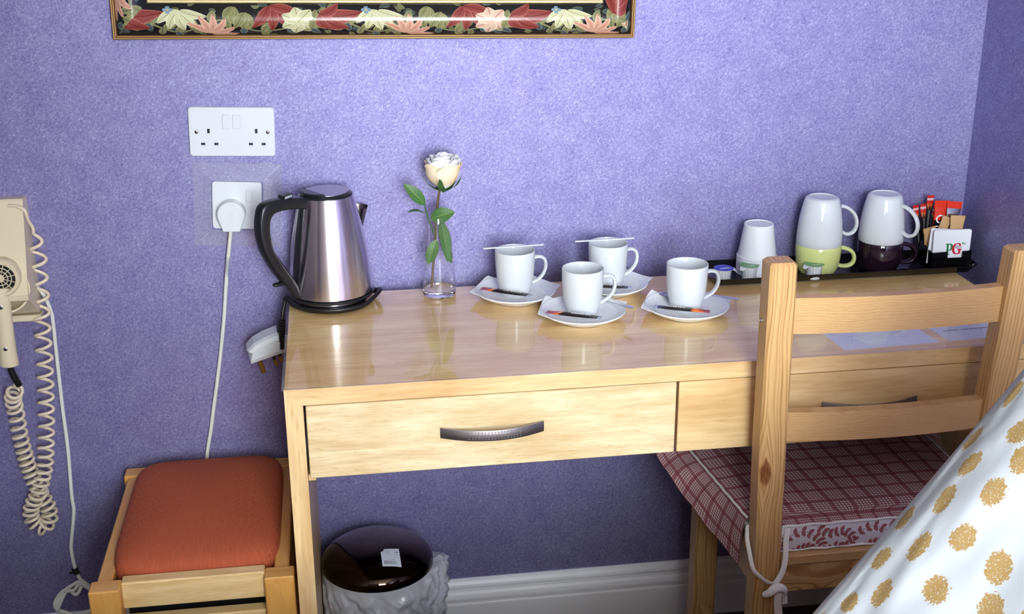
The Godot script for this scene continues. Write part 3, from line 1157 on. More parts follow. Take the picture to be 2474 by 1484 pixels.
func dryer() -> void:
	var s := thing("dryer_holder", "cream wedge-shaped wall holder of the hair dryer", "wall holder", Vector3(-0.495, 0.75, WZ))
	var b := MB.new()
	var hw := 0.0585
	# side outline (depth, height)
	var side := [Vector2(0, 0.215), Vector2(0.027, 0.217), Vector2(0.030, 0.214), Vector2(0.084, 0.062), Vector2(0.083, 0.052), Vector2(0.060, 0.036), Vector2(0.028, 0.010), Vector2(0, 0.006)]
	var poly := PackedVector2Array()
	for p in side:
		poly.append(Vector2(p.x, p.y))
	b.xf = Transform3D(Basis(Vector3(0, 0, 1), Vector3(0, 1, 0), Vector3(-1, 0, 0)), Vector3(hw, 0, 0))
	poly.reverse()
	b.outline(poly, hw * 2, 0.002)
	part("housing", b, M.cream_plastic, s)
	b = MB.new()
	b.box(Vector3(0, -0.002, 0.012), Vector3(hw * 2 + 0.004, 0.012, 0.026), 0.002)
	part("lower_ledge", b, M.cream_plastic, s)
	b = MB.new()
	b.xf = Transform3D(Basis.from_euler(Vector3(PI / 2 - 0.1, 0, 0)), Vector3(0.018, 0.068, 0.035))
	b.lathe([Vector2(0.043, 0), Vector2(0.043, 0.040), Vector2(0.040, 0.040), Vector2(0.040, 0.004), Vector2(0, 0.004)], 40)
	part("nozzle_cup", b, M.cream_plastic, s)
	# handset hanging in the holder
	var h := thing("hair_dryer", "cream hair dryer with round grille and coiled lead in the wall holder", "hair dryer", Vector3(-0.477, 0.845, 0.05))
	b = MB.new()
	b.xf = Transform3D(Basis.from_euler(Vector3(PI / 2, 0, 0)), Vector3(0, 0, 0))
	b.lathe([Vector2(0.022, -0.045), Vector2(0.030, -0.03), Vector2(0.0325, -0.012), Vector2(0.0325, 0.003), Vector2(0.031, 0.005), Vector2(0.0255, 0.005), Vector2(0.0245, 0.002), Vector2(0.0245, -0.004), Vector2(0, -0.004)], 48)
	part("barrel", b, M.cream_plastic, h)
	b = MB.new()
	b.xf = Transform3D(Basis.from_euler(Vector3(PI / 2, 0, 0)), Vector3(0, 0, 0))
	b.lathe([Vector2(0.0245, -0.0038), Vector2(0, -0.0036)], 32)
	part("intake", b, M.dark_slot, h)
	for r in [0.006, 0.0125, 0.0185]:
		b = MB.new()
		var ring := []
		for k in 37:
			ring.append(Vector3(cos(TAU * k / 36), sin(TAU * k / 36), 0) * r + Vector3(0, 0, 0.0025))
		b.tube(ring, 0.0009, 6, Vector2.ONE, Vector3(0, 0, 1), false)
		if r < 0.007:
			b.xf = Transform3D(Basis.from_euler(Vector3(PI / 2, 0, 0)), Vector3.ZERO)
			b.lathe([Vector2(0.006, 0.001), Vector2(0.006, 0.003), Vector2(0, 0.0035)], 20)
		part("grille_ring", b, M.cream_plastic, h)
	for k in 12:
		b = MB.new()
		var d := Vector3(cos(TAU * k / 12 + 0.2), sin(TAU * k / 12 + 0.2), 0)
		b.tube([d * 0.006 + Vector3(0, 0, 0.002), d * 0.0248 + Vector3(0, 0, 0.002)], 0.0008, 6)
		part("grille_spoke", b, M.cream_plastic, h)
	b = MB.new()
	var hp := []
	var hr := []
	for q in [[-0.020, 0.0165, -0.008], [-0.032, 0.0150, -0.006], [-0.050, 0.0142, -0.005], [-0.100, 0.0140, -0.004], [-0.140, 0.0148, -0.004], [-0.152, 0.0158, -0.004], [-0.158, 0.0162, -0.004], [-0.1605, 0.0150, -0.004]]:
		hp.append(Vector3(-0.004 - 0.03 * (q[0] + 0.02) * -1.0 - 0.0, q[0], q[2]))
		hr.append(q[1])
	b.tube(hp, hr, 24, Vector2(1.0, 0.9), Vector3(0, 0, 1))
	part("handle", b, M.cream_plastic, h)
	screw(h, Vector3(-0.0045, -0.050, 0.0075), 0.0036)
	screw(h, Vector3(-0.0075, -0.126, 0.0085), 0.0036)
	b = MB.new()
	b.tube(curve([Vector3(-0.008, -0.158, -0.004), Vector3(-0.006, -0.175, -0.004), Vector3(-0.002, -0.190, -0.006), Vector3(0.001, -0.202, -0.010)], 6), 0.0056, 12)
	part("strain_relief", b, M.black_rubber, h)
	# coiled lead: down from the holder, round a hanging loop, up to the handset
	var c0 := [Vector3(-0.466, 0.955, -0.006), Vector3(-0.450, 0.957, 0.0), Vector3(-0.434, 0.950, 0.004), Vector3(-0.431, 0.932, 0.0), Vector3(-0.428, 0.918, -0.008)]
	var c1 := [Vector3(-0.428, 0.918, -0.008), Vector3(-0.425, 0.898, -0.014), Vector3(-0.426, 0.86, -0.016), Vector3(-0.429, 0.82, -0.016), Vector3(-0.431, 0.786, -0.016), Vector3(-0.437, 0.72, -0.016), Vector3(-0.441, 0.66, -0.016), Vector3(-0.448, 0.59, -0.016), Vector3(-0.455, 0.53, -0.016), Vector3(-0.463, 0.475, -0.014), Vector3(-0.472, 0.438, -0.012), Vector3(-0.484, 0.405, -0.008), Vector3(-0.5005, 0.376, -0.010), Vector3(-0.503, 0.350, -0.012), Vector3(-0.490, 0.331, -0.013), Vector3(-0.474, 0.342, -0.014), Vector3(-0.472, 0.366, -0.016), Vector3(-0.482, 0.398, -0.018), Vector3(-0.4925, 0.430, -0.019), Vector3(-0.499, 0.47, -0.019), Vector3(-0.503, 0.52, -0.018), Vector3(-0.503, 0.560, -0.016), Vector3(-0.502, 0.588, -0.008), Vector3(-0.496, 0.612, 0.010), Vector3(-0.4775, 0.643, 0.040)]
	var path := curve(c1, 40)
	var total := 0.0
	for k in path.size() - 1:
		total += (path[k + 1] - path[k]).length()
	var line := []
	for p in curve(c0, 6).slice(0, -1):
		line.append(p)
	var along := 0.0
	var phase := 2.4
	for k in path.size() - 1:
		var p: Vector3 = path[k]
		var d: Vector3 = (path[k + 1] - path[k])
		var l := d.length()
		d = d.normalized()
		var u := along / total
		# turns per metre: drawn out at the top, tight in the loop, looser again up the left strand
		var pitch := 0.031
		pitch = lerpf(0.034, 0.024, smoothstep(0.05, 0.38, u))
		if u > 0.38:
			pitch = lerpf(0.024, 0.0125, smoothstep(0.38, 0.54, u))
		if u > 0.78:
			pitch = lerpf(0.0125, 0.021, smoothstep(0.78, 0.92, u))
		var amp := 0.0128 * smoothstep(0.0, 0.05, u) * (1.0 - smoothstep(0.975, 1.0, u))
		var zz := Vector3(0, 0, 1)
		var side2 := d.cross(zz).normalized()
		var fwd := side2.cross(d)
		var e := p + (side2 * cos(phase) + fwd * sin(phase) * lerpf(0.6, 1.0, smoothstep(0.4, 0.6, u))) * amp + fwd * (amp * 0.2)
		e.z = maxf(e.z, WZ + 0.0035)
		line.append(e)
		phase -= TAU * l / pitch
		along += l
	line.append(path[path.size() - 1])
	b = MB.new()
	for k in line.size():
		line[k] = line[k] - h.position
	b.tube(line, 0.0031, 8)
	part("coiled_lead", b, M.cream_cord, h)
	# straight mains lead with a tied bundle
	s = thing("mains_lead", "pale straight mains lead hanging beside the coil, bundled at the bottom", "cable", Vector3(-0.44, 0.2, WZ + 0.01))
	b = MB.new()
	var pts := []
	for p in [Vector3(-0.452, 0.815, -0.028), Vector3(-0.438, 0.802, -0.025), Vector3(-0.427, 0.782, -0.025), Vector3(-0.421, 0.755, -0.026), Vector3(-0.420, 0.732, -0.027), Vector3(-0.422, 0.677, -0.028), Vector3(-0.425, 0.562, -0.028), Vector3(-0.426, 0.478, -0.028), Vector3(-0.431, 0.383, -0.028), Vector3(-0.431, 0.352, -0.028), Vector3(-0.440, 0.304, -0.028), Vector3(-0.446, 0.268, -0.028), Vector3(-0.443, 0.224, -0.026), Vector3(-0.436, 0.203, -0.024)]:
		pts.append(p - s.position)
	b.tube(curve(pts, 6), 0.0036, 8)
	var loops := [Vector3(-0.436, 0.203, -0.024)]
	for k in 3:
		var q := k * 0.004
		loops.append_array([Vector3(-0.410 + q, 0.178 - q, -0.020 + q), Vector3(-0.395, 0.155 + q * 2, -0.018 - q), Vector3(-0.425, 0.137 - q, -0.016 + q), Vector3(-0.470 - q, 0.134 + q, -0.016), Vector3(-0.489 + q, 0.152, -0.018 + q), Vector3(-0.478 + q * 2, 0.176 + q, -0.020), Vector3(-0.452 + q, 0.196 - q * 2, -0.016 + q), Vector3(-0.434, 0.2 - q, -0.018)])
	for k in loops.size():
		loops[k] = loops[k] - s.position
	b.tube(curve(loops, 7), 0.0036, 8)
	part("cable", b, M.white_cord, s)
	b = MB.new()
	b.tube([Vector3(-0.4445, 0.228, -0.026) - s.position, Vector3(-0.4415, 0.216, -0.025) - s.position], 0.0062, 12)
	b.tube([Vector3(-0.454, 0.220, -0.022) - s.position, Vector3(-0.434, 0.221, -0.022) - s.position], 0.002, 6)
	part("cable_tie", b, M.black_rubber, s)


# ------------------------------------------------------------------ framed mirror
func mirror() -> void:
	var s := thing("framed_mirror", "large mirror in a dark floral frame above the desk", "mirror", Vector3(0.185, 1.219, WZ + 0.001))
	s.rotation.z = -0.0225
	var hw := 0.444
	var ht := 0.66
	var ring := func(prof: Array, b: MB, one := -1) -> void:
		for k in 4:
			if one >= 0 and k != one:
				continue
			var rows := []
			var uvs := []
			var run := 0.0
			for i in prof.size():
				var q: Vector2 = prof[i]
				if i:
					run += (prof[i] - prof[i - 1]).length()
				var c := [Vector3(-hw + q.x, q.x, q.y), Vector3(hw - q.x, q.x, q.y), Vector3(hw - q.x, ht - q.x, q.y), Vector3(-hw + q.x, ht - q.x, q.y)]
				rows.append(PackedVector3Array([c[k], c[(k + 1) % 4]]))
				var l := (c[(k + 1) % 4] - c[k] as Vector3).length()
				var o := hw * 2 * k * 0.7 + q.x
				uvs.append(PackedVector2Array([Vector2(o, run), Vector2(o + l, run)]))
			for r in uvs.size():
				for e in 2:
					uvs[r][e].y = 1.0 - uvs[r][e].y / run
			b.sheet(rows, uvs)
	var b := MB.new()
	ring.call([Vector2(0, 0), Vector2(0, 0.017), Vector2(0.001, 0.019), Vector2(0.0028, 0.019), Vector2(0.0036, 0.0175), Vector2(0.0044, 0.0185), Vector2(0.0060, 0.0185), Vector2(0.0068, 0.0165), Vector2(0.008, 0.0155)], b)
	part("outer_edge", b, M.frame_wood, s, "thin ridged brown wooden edge")
	b = MB.new()
	ring.call([Vector2(0.0012, 0.0191), Vector2(0.0020, 0.0196), Vector2(0.0027, 0.0191)], b)
	ring.call([Vector2(0.0046, 0.0186), Vector2(0.0052, 0.0191), Vector2(0.0059, 0.0186)], b)
	part("gilt_line", b, M.frame_gilt, s)
	var cush := []
	for k in 13:
		var q := k / 12.0
		cush.append(Vector2(0.0072 + 0.0525 * q, 0.0150 + 0.015 * sin(PI * pow(q, 0.85)) + 0.004 * q))
	for k in 4:
		b = MB.new()
		ring.call(cush, b, k)
		part("floral_moulding", b, M.floral_moulding, s)
	b = MB.new()
	ring.call([Vector2(0.0597, 0.0185), Vector2(0.0600, 0.0215), Vector2(0.0625, 0.0225), Vector2(0.0650, 0.0215), Vector2(0.0665, 0.0185), Vector2(0.0690, 0.0170), Vector2(0.0705, 0.012)], b)
	part("gold_slip", b, M.gold_slip, s, "narrow pale gold inner slip")
	b = MB.new()
	b.box(Vector3(0, ht / 2, 0.010), Vector3(hw * 2 - 0.134, ht - 0.134, 0.004), 0)
	part("mirror_glass", b, M.mirror_glass, s)
	b = MB.new()
	b.box(Vector3(0, ht / 2, 0.003), Vector3(hw * 2 - 0.01, ht - 0.01, 0.006), 0)
	part("backing_board", b, M.frame_wood, s)


# ------------------------------------------------------------------ kettle
func kettle() -> void:
	var at := Vector3(0.076, 0.770, 0.037)
	var bs := thing("power_stand", "black round power stand under the kettle, its lead wound round it to a hanging plug", "kettle stand", at)
	var b := MB.new()
	b.lathe([Vector2(0, 0), Vector2(0.068, 0), Vector2(0.070, 0.002), Vector2(0.070, 0.009), Vector2(0, 0.009)], 64)
	part("foot", b, M.black_plastic, bs)
	b = MB.new()
	b.lathe([Vector2(0.0712, 0.0075), Vector2(0.0724, 0.0085), Vector2(0.0722, 0.0150), Vector2(0.071, 0.0155)], 64)
	part("steel_band", b, M.steel_band, bs, "thin steel band")
	b = MB.new()
	b.lathe([Vector2(0.070, 0.0145), Vector2(0.0755, 0.0152), Vector2(0.0760, 0.0175), Vector2(0.0748, 0.0195), Vector2(0, 0.0200)], 64)
	part("top_plate", b, M.black_plastic, bs)
	# wound lead
	b = MB.new()
	var pts := []
	for k in 81:
		var a := -0.55 + (TAU + 2.9) * k / 80.0
		var r := 0.0752 + 0.0015 * sin(a * 2.0) + (0.0028 if k > 50 else 0.0)
		var y := 0.0042 + (0.0032 if k > 50 else 0.0)
		# lifts and bulges behind the right-hand side
		var e := exp(-pow((fposmod(a + PI, TAU) - PI - 0.25) / 0.32, 2.0))
		pts.append(Vector3(cos(a) * (r + 0.010 * e), y + 0.013 * e, sin(a) * (r + 0.004 * e)))
	pts.append_array(curve([pts[pts.size() - 1], Vector3(-0.079, 0.010, 0.006), Vector3(-0.0825, 0.004, 0.010), Vector3(-0.0870, -0.012, 0.018), Vector3(-0.0885, -0.026, 0.022)], 6).slice(1))
	b.tube(pts, 0.0036, 10)
	part("lead", b, M.black_rubber, bs)
	b = MB.new()
	for k in 8:
		b.box(Vector3(-0.0897 - 0.0003 * k, -0.0275 - 0.0052 * k, 0.023), Vector3(0.0135 - 0.0005 * k, 0.0032, 0.011), 0.001)
	b.tube([Vector3(-0.0888, -0.024, 0.023), Vector3(-0.0925, -0.080, 0.023)], 0.0044, 10)
	part("strain_relief", b, M.black_rubber, bs)
	var pg := MB.new()
	# plug seen from the side: x along its length, y its thickness
	var side := PackedVector2Array([Vector2(-0.0715, 0.0), Vector2(0, 0.0185), Vector2(0.003, 0.040), Vector2(-0.001, 0.0505), Vector2(-0.022, 0.0555), Vector2(-0.046, 0.0475), Vector2(-0.064, 0.0385), Vector2(-0.0765, 0.026)])
	pg.xf = Transform3D(Basis.from_euler(Vector3(0, 0.1, 0)), Vector3(-0.0820, -0.1065, -0.023))
	pg.outline(side, 0.046, 0.010)
	var pl := part("plug", pg, M.white_plastic, bs, "white three-pin plug")
	b = MB.new()
	b.xf = Transform3D(Basis.from_euler(Vector3(0, 0.1, 0)), Vector3(-0.0820, -0.1065, -0.023))
	b.box(Vector3(-0.008, 0.0535, 0.0235), Vector3(0.026, 0.014, 0.030), 0.003)
	part("lead_entry", b, M.black_rubber, pl)
	var down := Basis.from_euler(Vector3(0, 0.1, 0.25))
	for q in [[-0.056, 0.0085, 0.044, 0.026, 0.0], [-0.031, 0.0062, 0.044, 0.021, 0.6], [-0.0215, 0.0062, 0.036, 0.020, 0.6]]:
		b = MB.new()
		var root := Vector3(-0.0820, -0.1065, -0.023) + Basis.from_euler(Vector3(0, 0.1, 0)) * Vector3(q[0], 0.0185 * (1.0 + q[0] / 0.0715), q[2] - 0.012)
		b.xf = Transform3D(down, root)
		b.box(Vector3(0, -q[3] * 0.5 + 0.002, 0), Vector3(q[1], q[3] + 0.004, 0.004), 0.0012)
		part("pin", b, M.brass, pl)
		if q[4] > 0.0:
			b = MB.new()
			b.xf = Transform3D(down, root)
			b.box(Vector3(0, -0.0035, 0), Vector3(q[1] + 0.0004, 0.0105, 0.0044), 0.001)
			part("pin_sleeve", b, M.black_plastic, pl)

	var s := thing("kettle", "brushed steel electric kettle with a black handle on its base", "kettle", at + Vector3(0, 0.0205, 0))
	s.rotation.y = 0.609
	b = MB.new()
	var prof := [Vector2(0.0700, 0.0), Vector2(0.0732, 0.0008), Vector2(0.0732, 0.003)]
	var body := curve([Vector3(0.0732, 0.003, 0), Vector3(0.0718, 0.030, 0), Vector3(0.0686, 0.060, 0), Vector3(0.0642, 0.090, 0), Vector3(0.0587, 0.120, 0), Vector3(0.0530, 0.148, 0), Vector3(0.0476, 0.172, 0)], 6)
	for p in body:
		prof.append(Vector2(p.x, p.y))
	prof.append_array([Vector2(0.0472, 0.1735), Vector2(0.0462, 0.1735), Vector2(0.0455, 0.171)])
	b.lathe(prof, 96)
	part("body", b, M.brushed_steel, s)
	b = MB.new()
	b.lathe([Vector2(0.0462, 0.170), Vector2(0.0460, 0.1745), Vector2(0.0440, 0.1770), Vector2(0.0375, 0.1785), Vector2(0.036, 0.1786), Vector2(0, 0.1786)], 64)
	var lid := part("lid", b, M.black_plastic, s)
	b = MB.new()
	var disc := PackedVector2Array()
	for k in 41:
		var a := lerpf(-2.24, 2.24, k / 40.0)
		disc.append(Vector2(0.001 + cos(a) * 0.0395, sin(a) * 0.0395))
	b.xf = Transform3D(Basis.from_euler(Vector3(-PI / 2, 0, 0)), Vector3(0, 0.1784, 0))
	b.outline(disc, 0.0014, 0.0006)
	part("lid_plate", b, M.dark_steel, lid, "flat grey steel lid plate")
	b = MB.new()
	b.xf = Transform3D(Basis.from_euler(Vector3(-PI / 2, 0, 0)), Vector3(0, 0.176, 0))
	var hinge := PackedVector2Array()
	for k in 15:
		var a := lerpf(PI - 0.93, PI + 0.93, k / 14.0)
		hinge.append(Vector2(cos(a) * 0.0445, sin(a) * 0.0445))
	hinge.append(Vector2(-0.0250, -0.0350))
	hinge.append(Vector2(-0.0235, 0))
	hinge.append(Vector2(-0.0250, 0.0350))
	b.outline(hinge, 0.0072, 0.0024)
	part("hinge_cover", b, M.black_plastic, lid)
	# handle: centre line and half height, built from its two outlines
	var outer := [Vector2(0.0425, 0.1775), Vector2(0.0526, 0.1789), Vector2(0.0814, 0.1835), Vector2(0.114, 0.1842), Vector2(0.1321, 0.1790), Vector2(0.1401, 0.162), Vector2(0.1434, 0.134), Vector2(0.1388, 0.1041), Vector2(0.1274, 0.0759), Vector2(0.1108, 0.0476), Vector2(0.0927, 0.023), Vector2(0.0805, 0.004), Vector2(0.0740, 0.000)]
	var inner := [Vector2(0.0490, 0.156), Vector2(0.0567, 0.1585), Vector2(0.0832, 0.1622), Vector2(0.1062, 0.1617), Vector2(0.1167, 0.1537), Vector2(0.1201, 0.1400), Vector2(0.1201, 0.1250), Vector2(0.1166, 0.1000), Vector2(0.1048, 0.0790), Vector2(0.0900, 0.0540), Vector2(0.0795, 0.0380), Vector2(0.0722, 0.0240), Vector2(0.0715, 0.0120)]
	var oc := []
	var ic := []
	for k in outer.size():
		oc.append(Vector3(-outer[k].x, outer[k].y, 0))
		ic.append(Vector3(-inner[k].x, inner[k].y, 0))
	oc = curve(oc, 5)
	ic = curve(ic, 5)
	b = MB.new()
	var rows := []
	for k in oc.size():
		var row := PackedVector3Array()
		var u := float(k) / (oc.size() - 1)
		var wz := lerpf(0.0135, 0.0110, u)
		for j in 17:
			var a := TAU * j / 16
			var ca := signf(cos(a)) * pow(absf(cos(a)), 0.6)
			var sa := signf(sin(a)) * pow(absf(sin(a)), 0.6)
			row.append(ic[k].lerp(oc[k], 0.5 + 0.5 * ca) + Vector3(0, 0, -sa * wz))
		rows.append(row)
	b.sheet(rows, [], true, true)
	for e in [0, rows.size() - 1]:
		for j in range(1, 15):
			if e == 0:
				b.tri(rows[e][0], rows[e][j], rows[e][j + 1])
			else:
				b.tri(rows[e][0], rows[e][j + 1], rows[e][j])
	var hd := part("handle", b, M.black_plastic, s)
	# mounting strip down the side of the body under the handle
	b = MB.new()
	rows = []
	for k in body.size():
		var row := PackedVector3Array()
		for j in 9:
			var a := PI + lerpf(-0.16, 0.16, j / 8.0)
			var o := 0.0022 if j > 0 and j < 8 else -0.001
			row.append(Vector3(cos(a) * (body[k].x + o), body[k].y, sin(a) * (body[k].x + o)))
		rows.append(row)
	b.sheet(rows, [], false, false)
	part("handle_strip", b, M.black_plastic, s)
	b = MB.new()
	b.xf = Transform3D(Basis.from_euler(Vector3(0, 0, 0.12)), Vector3(-0.0815, 0.1855, 0))
	b.box(Vector3.ZERO, Vector3(0.021, 0.007, 0.018), 0.002)
	part("lid_button", b, M.black_plastic, hd)
	b = MB.new()
	b.xf = Transform3D(Basis.from_euler(Vector3(0, 0, 0.12)), Vector3(-0.0815, 0.1855, 0.0092))
	b.box(Vector3.ZERO, Vector3(0.0145, 0.0044, 0.001), 0.0003)
	part("button_face", b, M.grey_key, hd)
	b = MB.new()
	b.tube([Vector3(-0.080, 0.0335, 0), Vector3(-0.112, 0.0345, 0), Vector3(-0.1165, 0.0345, 0), Vector3(-0.1185, 0.0345, 0)], [0.0052, 0.0052, 0.0044, 0.0022], 14, Vector2(1.3, 0.75))
	part("switch_lever", b, M.black_plastic, hd)
	# pouring lip on the far side
	b = MB.new()
	rows = []
	for k in 9:
		var v := k / 8.0
		var row := PackedVector3Array()
		for j in 13:
			var a := lerpf(-1.25, 1.25, j / 12.0)
			var y := lerpf(0.082, 0.1385, v)
			var br := 0.0643 - (y - 0.09) * 0.19
			var reach := 0.031 * pow(v, 0.9)
			row.append(Vector3(br - 0.006 + cos(a) * (reach + 0.005), y, sin(a) * (0.004 + 0.019 * v)))
		rows.append(row)
	b.sheet(rows, [], false, true)
	var inn := []
	for r in range(8, -1, -1):
		var row := PackedVector3Array()
		for p in rows[r]:
			row.append(Vector3(p.x - 0.0016, p.y, p.z * 0.93))
		inn.append(row)
	b.sheet(inn, [], false, true)
	part("spout", b, M.spout_steel, s)


# ------------------------------------------------------------------ vase and rose
func vase_and_rose() -> void:
	var at := Vector3(0.268, 0.770, 0.040)
	var v := thing("bud_vase", "tall clear tapering glass vase beside the kettle", "vase", at)
	var b := MB.new()
	var prof := [Vector2(0.0296, 0.012)]
	for k in 9:
		var u := k / 8.0
		prof.append(Vector2(lerpf(0.0298, 0.0225, u), lerpf(0.016, 0.146, u)))
	prof.append_array([Vector2(0.0221, 0.1470), Vector2(0.0212, 0.1470), Vector2(0.0209, 0.1460)])
	b.lathe(prof, 64)
	part("glass_wall", b, M.thin_glass, v)
	b = MB.new()
	b.lathe([Vector2(0, 0.0002), Vector2(0.026, 0.0002), Vector2(0.0288, 0.0015), Vector2(0.0297, 0.0045), Vector2(0.0297, 0.0125), Vector2(0.0275, 0.0125), Vector2(0.0240, 0.0110), Vector2(0.012, 0.0100), Vector2(0, 0.0100)], 64)
	part("glass_foot", b, M.vase_glass, v, "thick glass foot")
	var r := thing("rose", "single cream artificial rose with green leaves standing in the glass vase", "rose", Vector3(0.254, 0.784, 0.040))
	var o := r.position
	b = MB.new()
	var st := []
	for p in [Vector3(0.2540, 0.785, 0.043), Vector3(0.2575, 0.82, 0.042), Vector3(0.2625, 0.87, 0.041), Vector3(0.2655, 0.91, 0.04), Vector3(0.2700, 0.945, 0.04), Vector3(0.2755, 0.972, 0.04)]:
		st.append(p - o)
	b.tube(curve(st, 6), 0.0023, 8)
	part("stem", b, M.stem_green, r)
	b = MB.new()
	st = []
	for p in [Vector3(0.2635, 0.880, 0.041), Vector3(0.2585, 0.893, 0.042), Vector3(0.2520, 0.912, 0.043), Vector3(0.2480, 0.928, 0.043), Vector3(0.2455, 0.942, 0.043)]:
		st.append(p - o)
	b.tube(curve(st, 4), 0.0014, 6)
	part("twig", b, M.sepal, r)
	b = MB.new()
	b.tube([Vector3(0.2605, 0.836, 0.041) - o, Vector3(0.2665, 0.850, 0.044) - o], 0.001, 6)
	part("thorn", b, M.stem_green, r)
	# leaves: base, tip, half width, which way the blade faces
	for q in [
		[Vector3(0.2465, 0.9390, 0.043), Vector3(0.2105, 0.9785, 0.046), 0.0105, Vector3(0.35, 0.2, 1.0)],
		[Vector3(0.2485, 0.9215, 0.043), Vector3(0.2150, 0.9285, 0.052), 0.0100, Vector3(0.25, 1.0, -0.12)],
		[Vector3(0.2560, 0.9140, 0.048), Vector3(0.2975, 0.9260, 0.054), 0.0135, Vector3(-0.1, 0.55, 1.0)],
		[Vector3(0.2735, 0.9080, 0.038), Vector3(0.2840, 0.8330, 0.050), 0.0110, Vector3(0.5, 0.1, 1.0)],
		[Vector3(0.2645, 0.8760, 0.050), Vector3(0.2480, 0.8310, 0.050), 0.0100, Vector3(-0.2, 0.1, 1.0)],
		[Vector3(0.2760, 0.8600, 0.034), Vector3(0.2900, 0.8300, 0.048), 0.0075, Vector3(0.6, 0.1, 0.8)]]:
		b = MB.new()
		var base: Vector3 = q[0] - o
		var tip: Vector3 = q[1] - o
		var ax := (tip - base)
		var fn: Vector3 = q[3]
		var sd := ax.normalized().cross(fn.normalized()).normalized()
		var nn := sd.cross(ax.normalized())
		var hw: float = q[2]
		b.slab(func(u: float, w: float) -> Vector3:
			var k := 2.0 * w - 1.0
			var half := hw * pow(maxf(sin(PI * pow(u, 0.85)), 0.0), 0.75) * (1.0 + 0.05 * sin(u * 60.0)) + 0.0003
			return base + ax * u + sd * half * k + nn * (0.0035 * sin(PI * u) + 0.0022 * absf(k) * sin(PI * u)), 20, 8, 0.0005)
		part("leaf", b, M.rose_leaf, r)
	# flower head: wrapped petals round a centre
	var hc := Vector3(0.2800, 0.968, 0.040) - o
	b = MB.new()
	b.xf = Transform3D(Basis.IDENTITY, hc)
	b.lathe([Vector2(0.002, -0.004), Vector2(0.013, 0.003), Vector2(0.021, 0.016), Vector2(0.022, 0.034), Vector2(0.016, 0.045), Vector2(0, 0.047)], 32)
	part("heart", b, M.petal_white, r)
	var ring := [[5, 0.0300, 0.047, 0.0, true], [5, 0.0270, 0.055, 0.6, false], [4, 0.0205, 0.059, 0.3, false], [3, 0.0130, 0.060, 1.0, false]]
	for g in ring:
		for k in g[0]:
			b = MB.new()
			var a0: float = TAU * k / g[0] + g[3] + (1.15 if g[4] else 0.0)
			var span: float = TAU / g[0] * 1.35
			var R: float = g[1]
			var ht: float = g[2]
			var out: bool = g[4]
			var ph: float = k * 1.7
			b.slab(func(u: float, w: float) -> Vector3:
				var a := a0 + (u - 0.5) * span
				var edge := 1.0 - 0.16 * pow(absf(2.0 * u - 1.0), 2.5)
				var y := ht * w * edge
				var rr := R * (0.10 + 0.90 * pow(sin(minf(w * 1.25, 1.0) * PI * 0.5), 0.8))
				rr += (0.006 if out else 0.0045) * pow(maxf(w - 0.75, 0.0) * 4.0, 2.0) * (0.6 + 0.4 * sin(u * 9.0 + ph))
				rr -= (0.005 if out else 0.004) * maxf(w - 0.6, 0.0)
				rr += 0.0012 * (u - 0.5) * 2.0
				y += 0.0016 * sin(u * 11.0 + ph) * w * w
				return hc + Vector3(cos(a) * rr, y - 0.002, sin(a) * rr), 14, 12, 0.0006)
			part("petal", b, M.petal if out else M.petal_white, r)
	for k in 5:
		b = MB.new()
		var a := k * TAU / 5 + 0.55
		var dd := Vector3(cos(a), 0, sin(a))
		var sd := Vector3(-sin(a), 0, cos(a))
		b.slab(func(u: float, w: float) -> Vector3:
			var rr := 0.003 + 0.0275 * pow(sin(minf(u * 1.2, 1.0) * PI * 0.5), 0.9) + 0.008 * pow(maxf(u - 0.7, 0.0) * 3.3, 2.0)
			return hc + dd * rr + sd * (w - 0.5) * 0.017 * pow(1.0 - u, 0.6) + Vector3(0, -0.005 + 0.029 * pow(u, 1.3), 0), 12, 4, 0.0006)
		part("sepal", b, M.sepal, r)
	b = MB.new()
	b.xf = Transform3D(Basis.IDENTITY, hc)
	b.lathe([Vector2(0.0022, -0.009), Vector2(0.0058, -0.005), Vector2(0.0062, -0.001), Vector2(0.003, 0.002)], 16)
	part("hip", b, M.sepal, r)


# ------------------------------------------------------------------ cups
func mug_mesh(prof: Array, grip: Array, thick: float, parent: Node3D, m: Material, turn := 0.0) -> void:
	var b := MB.new()
	b.lathe(prof, 64, 0.8)
	part("bowl", b, m, parent)
	b = MB.new()
	var pts := []
	for p in grip:
		pts.append(Vector3(p.x * cos(turn), p.y, -p.x * sin(turn)))
	b.tube(curve(pts, 6), thick, 12, Vector2(1.35, 0.8), Vector3(cos(turn), 0.2, -sin(turn)))
	part("handle", b, m, parent)


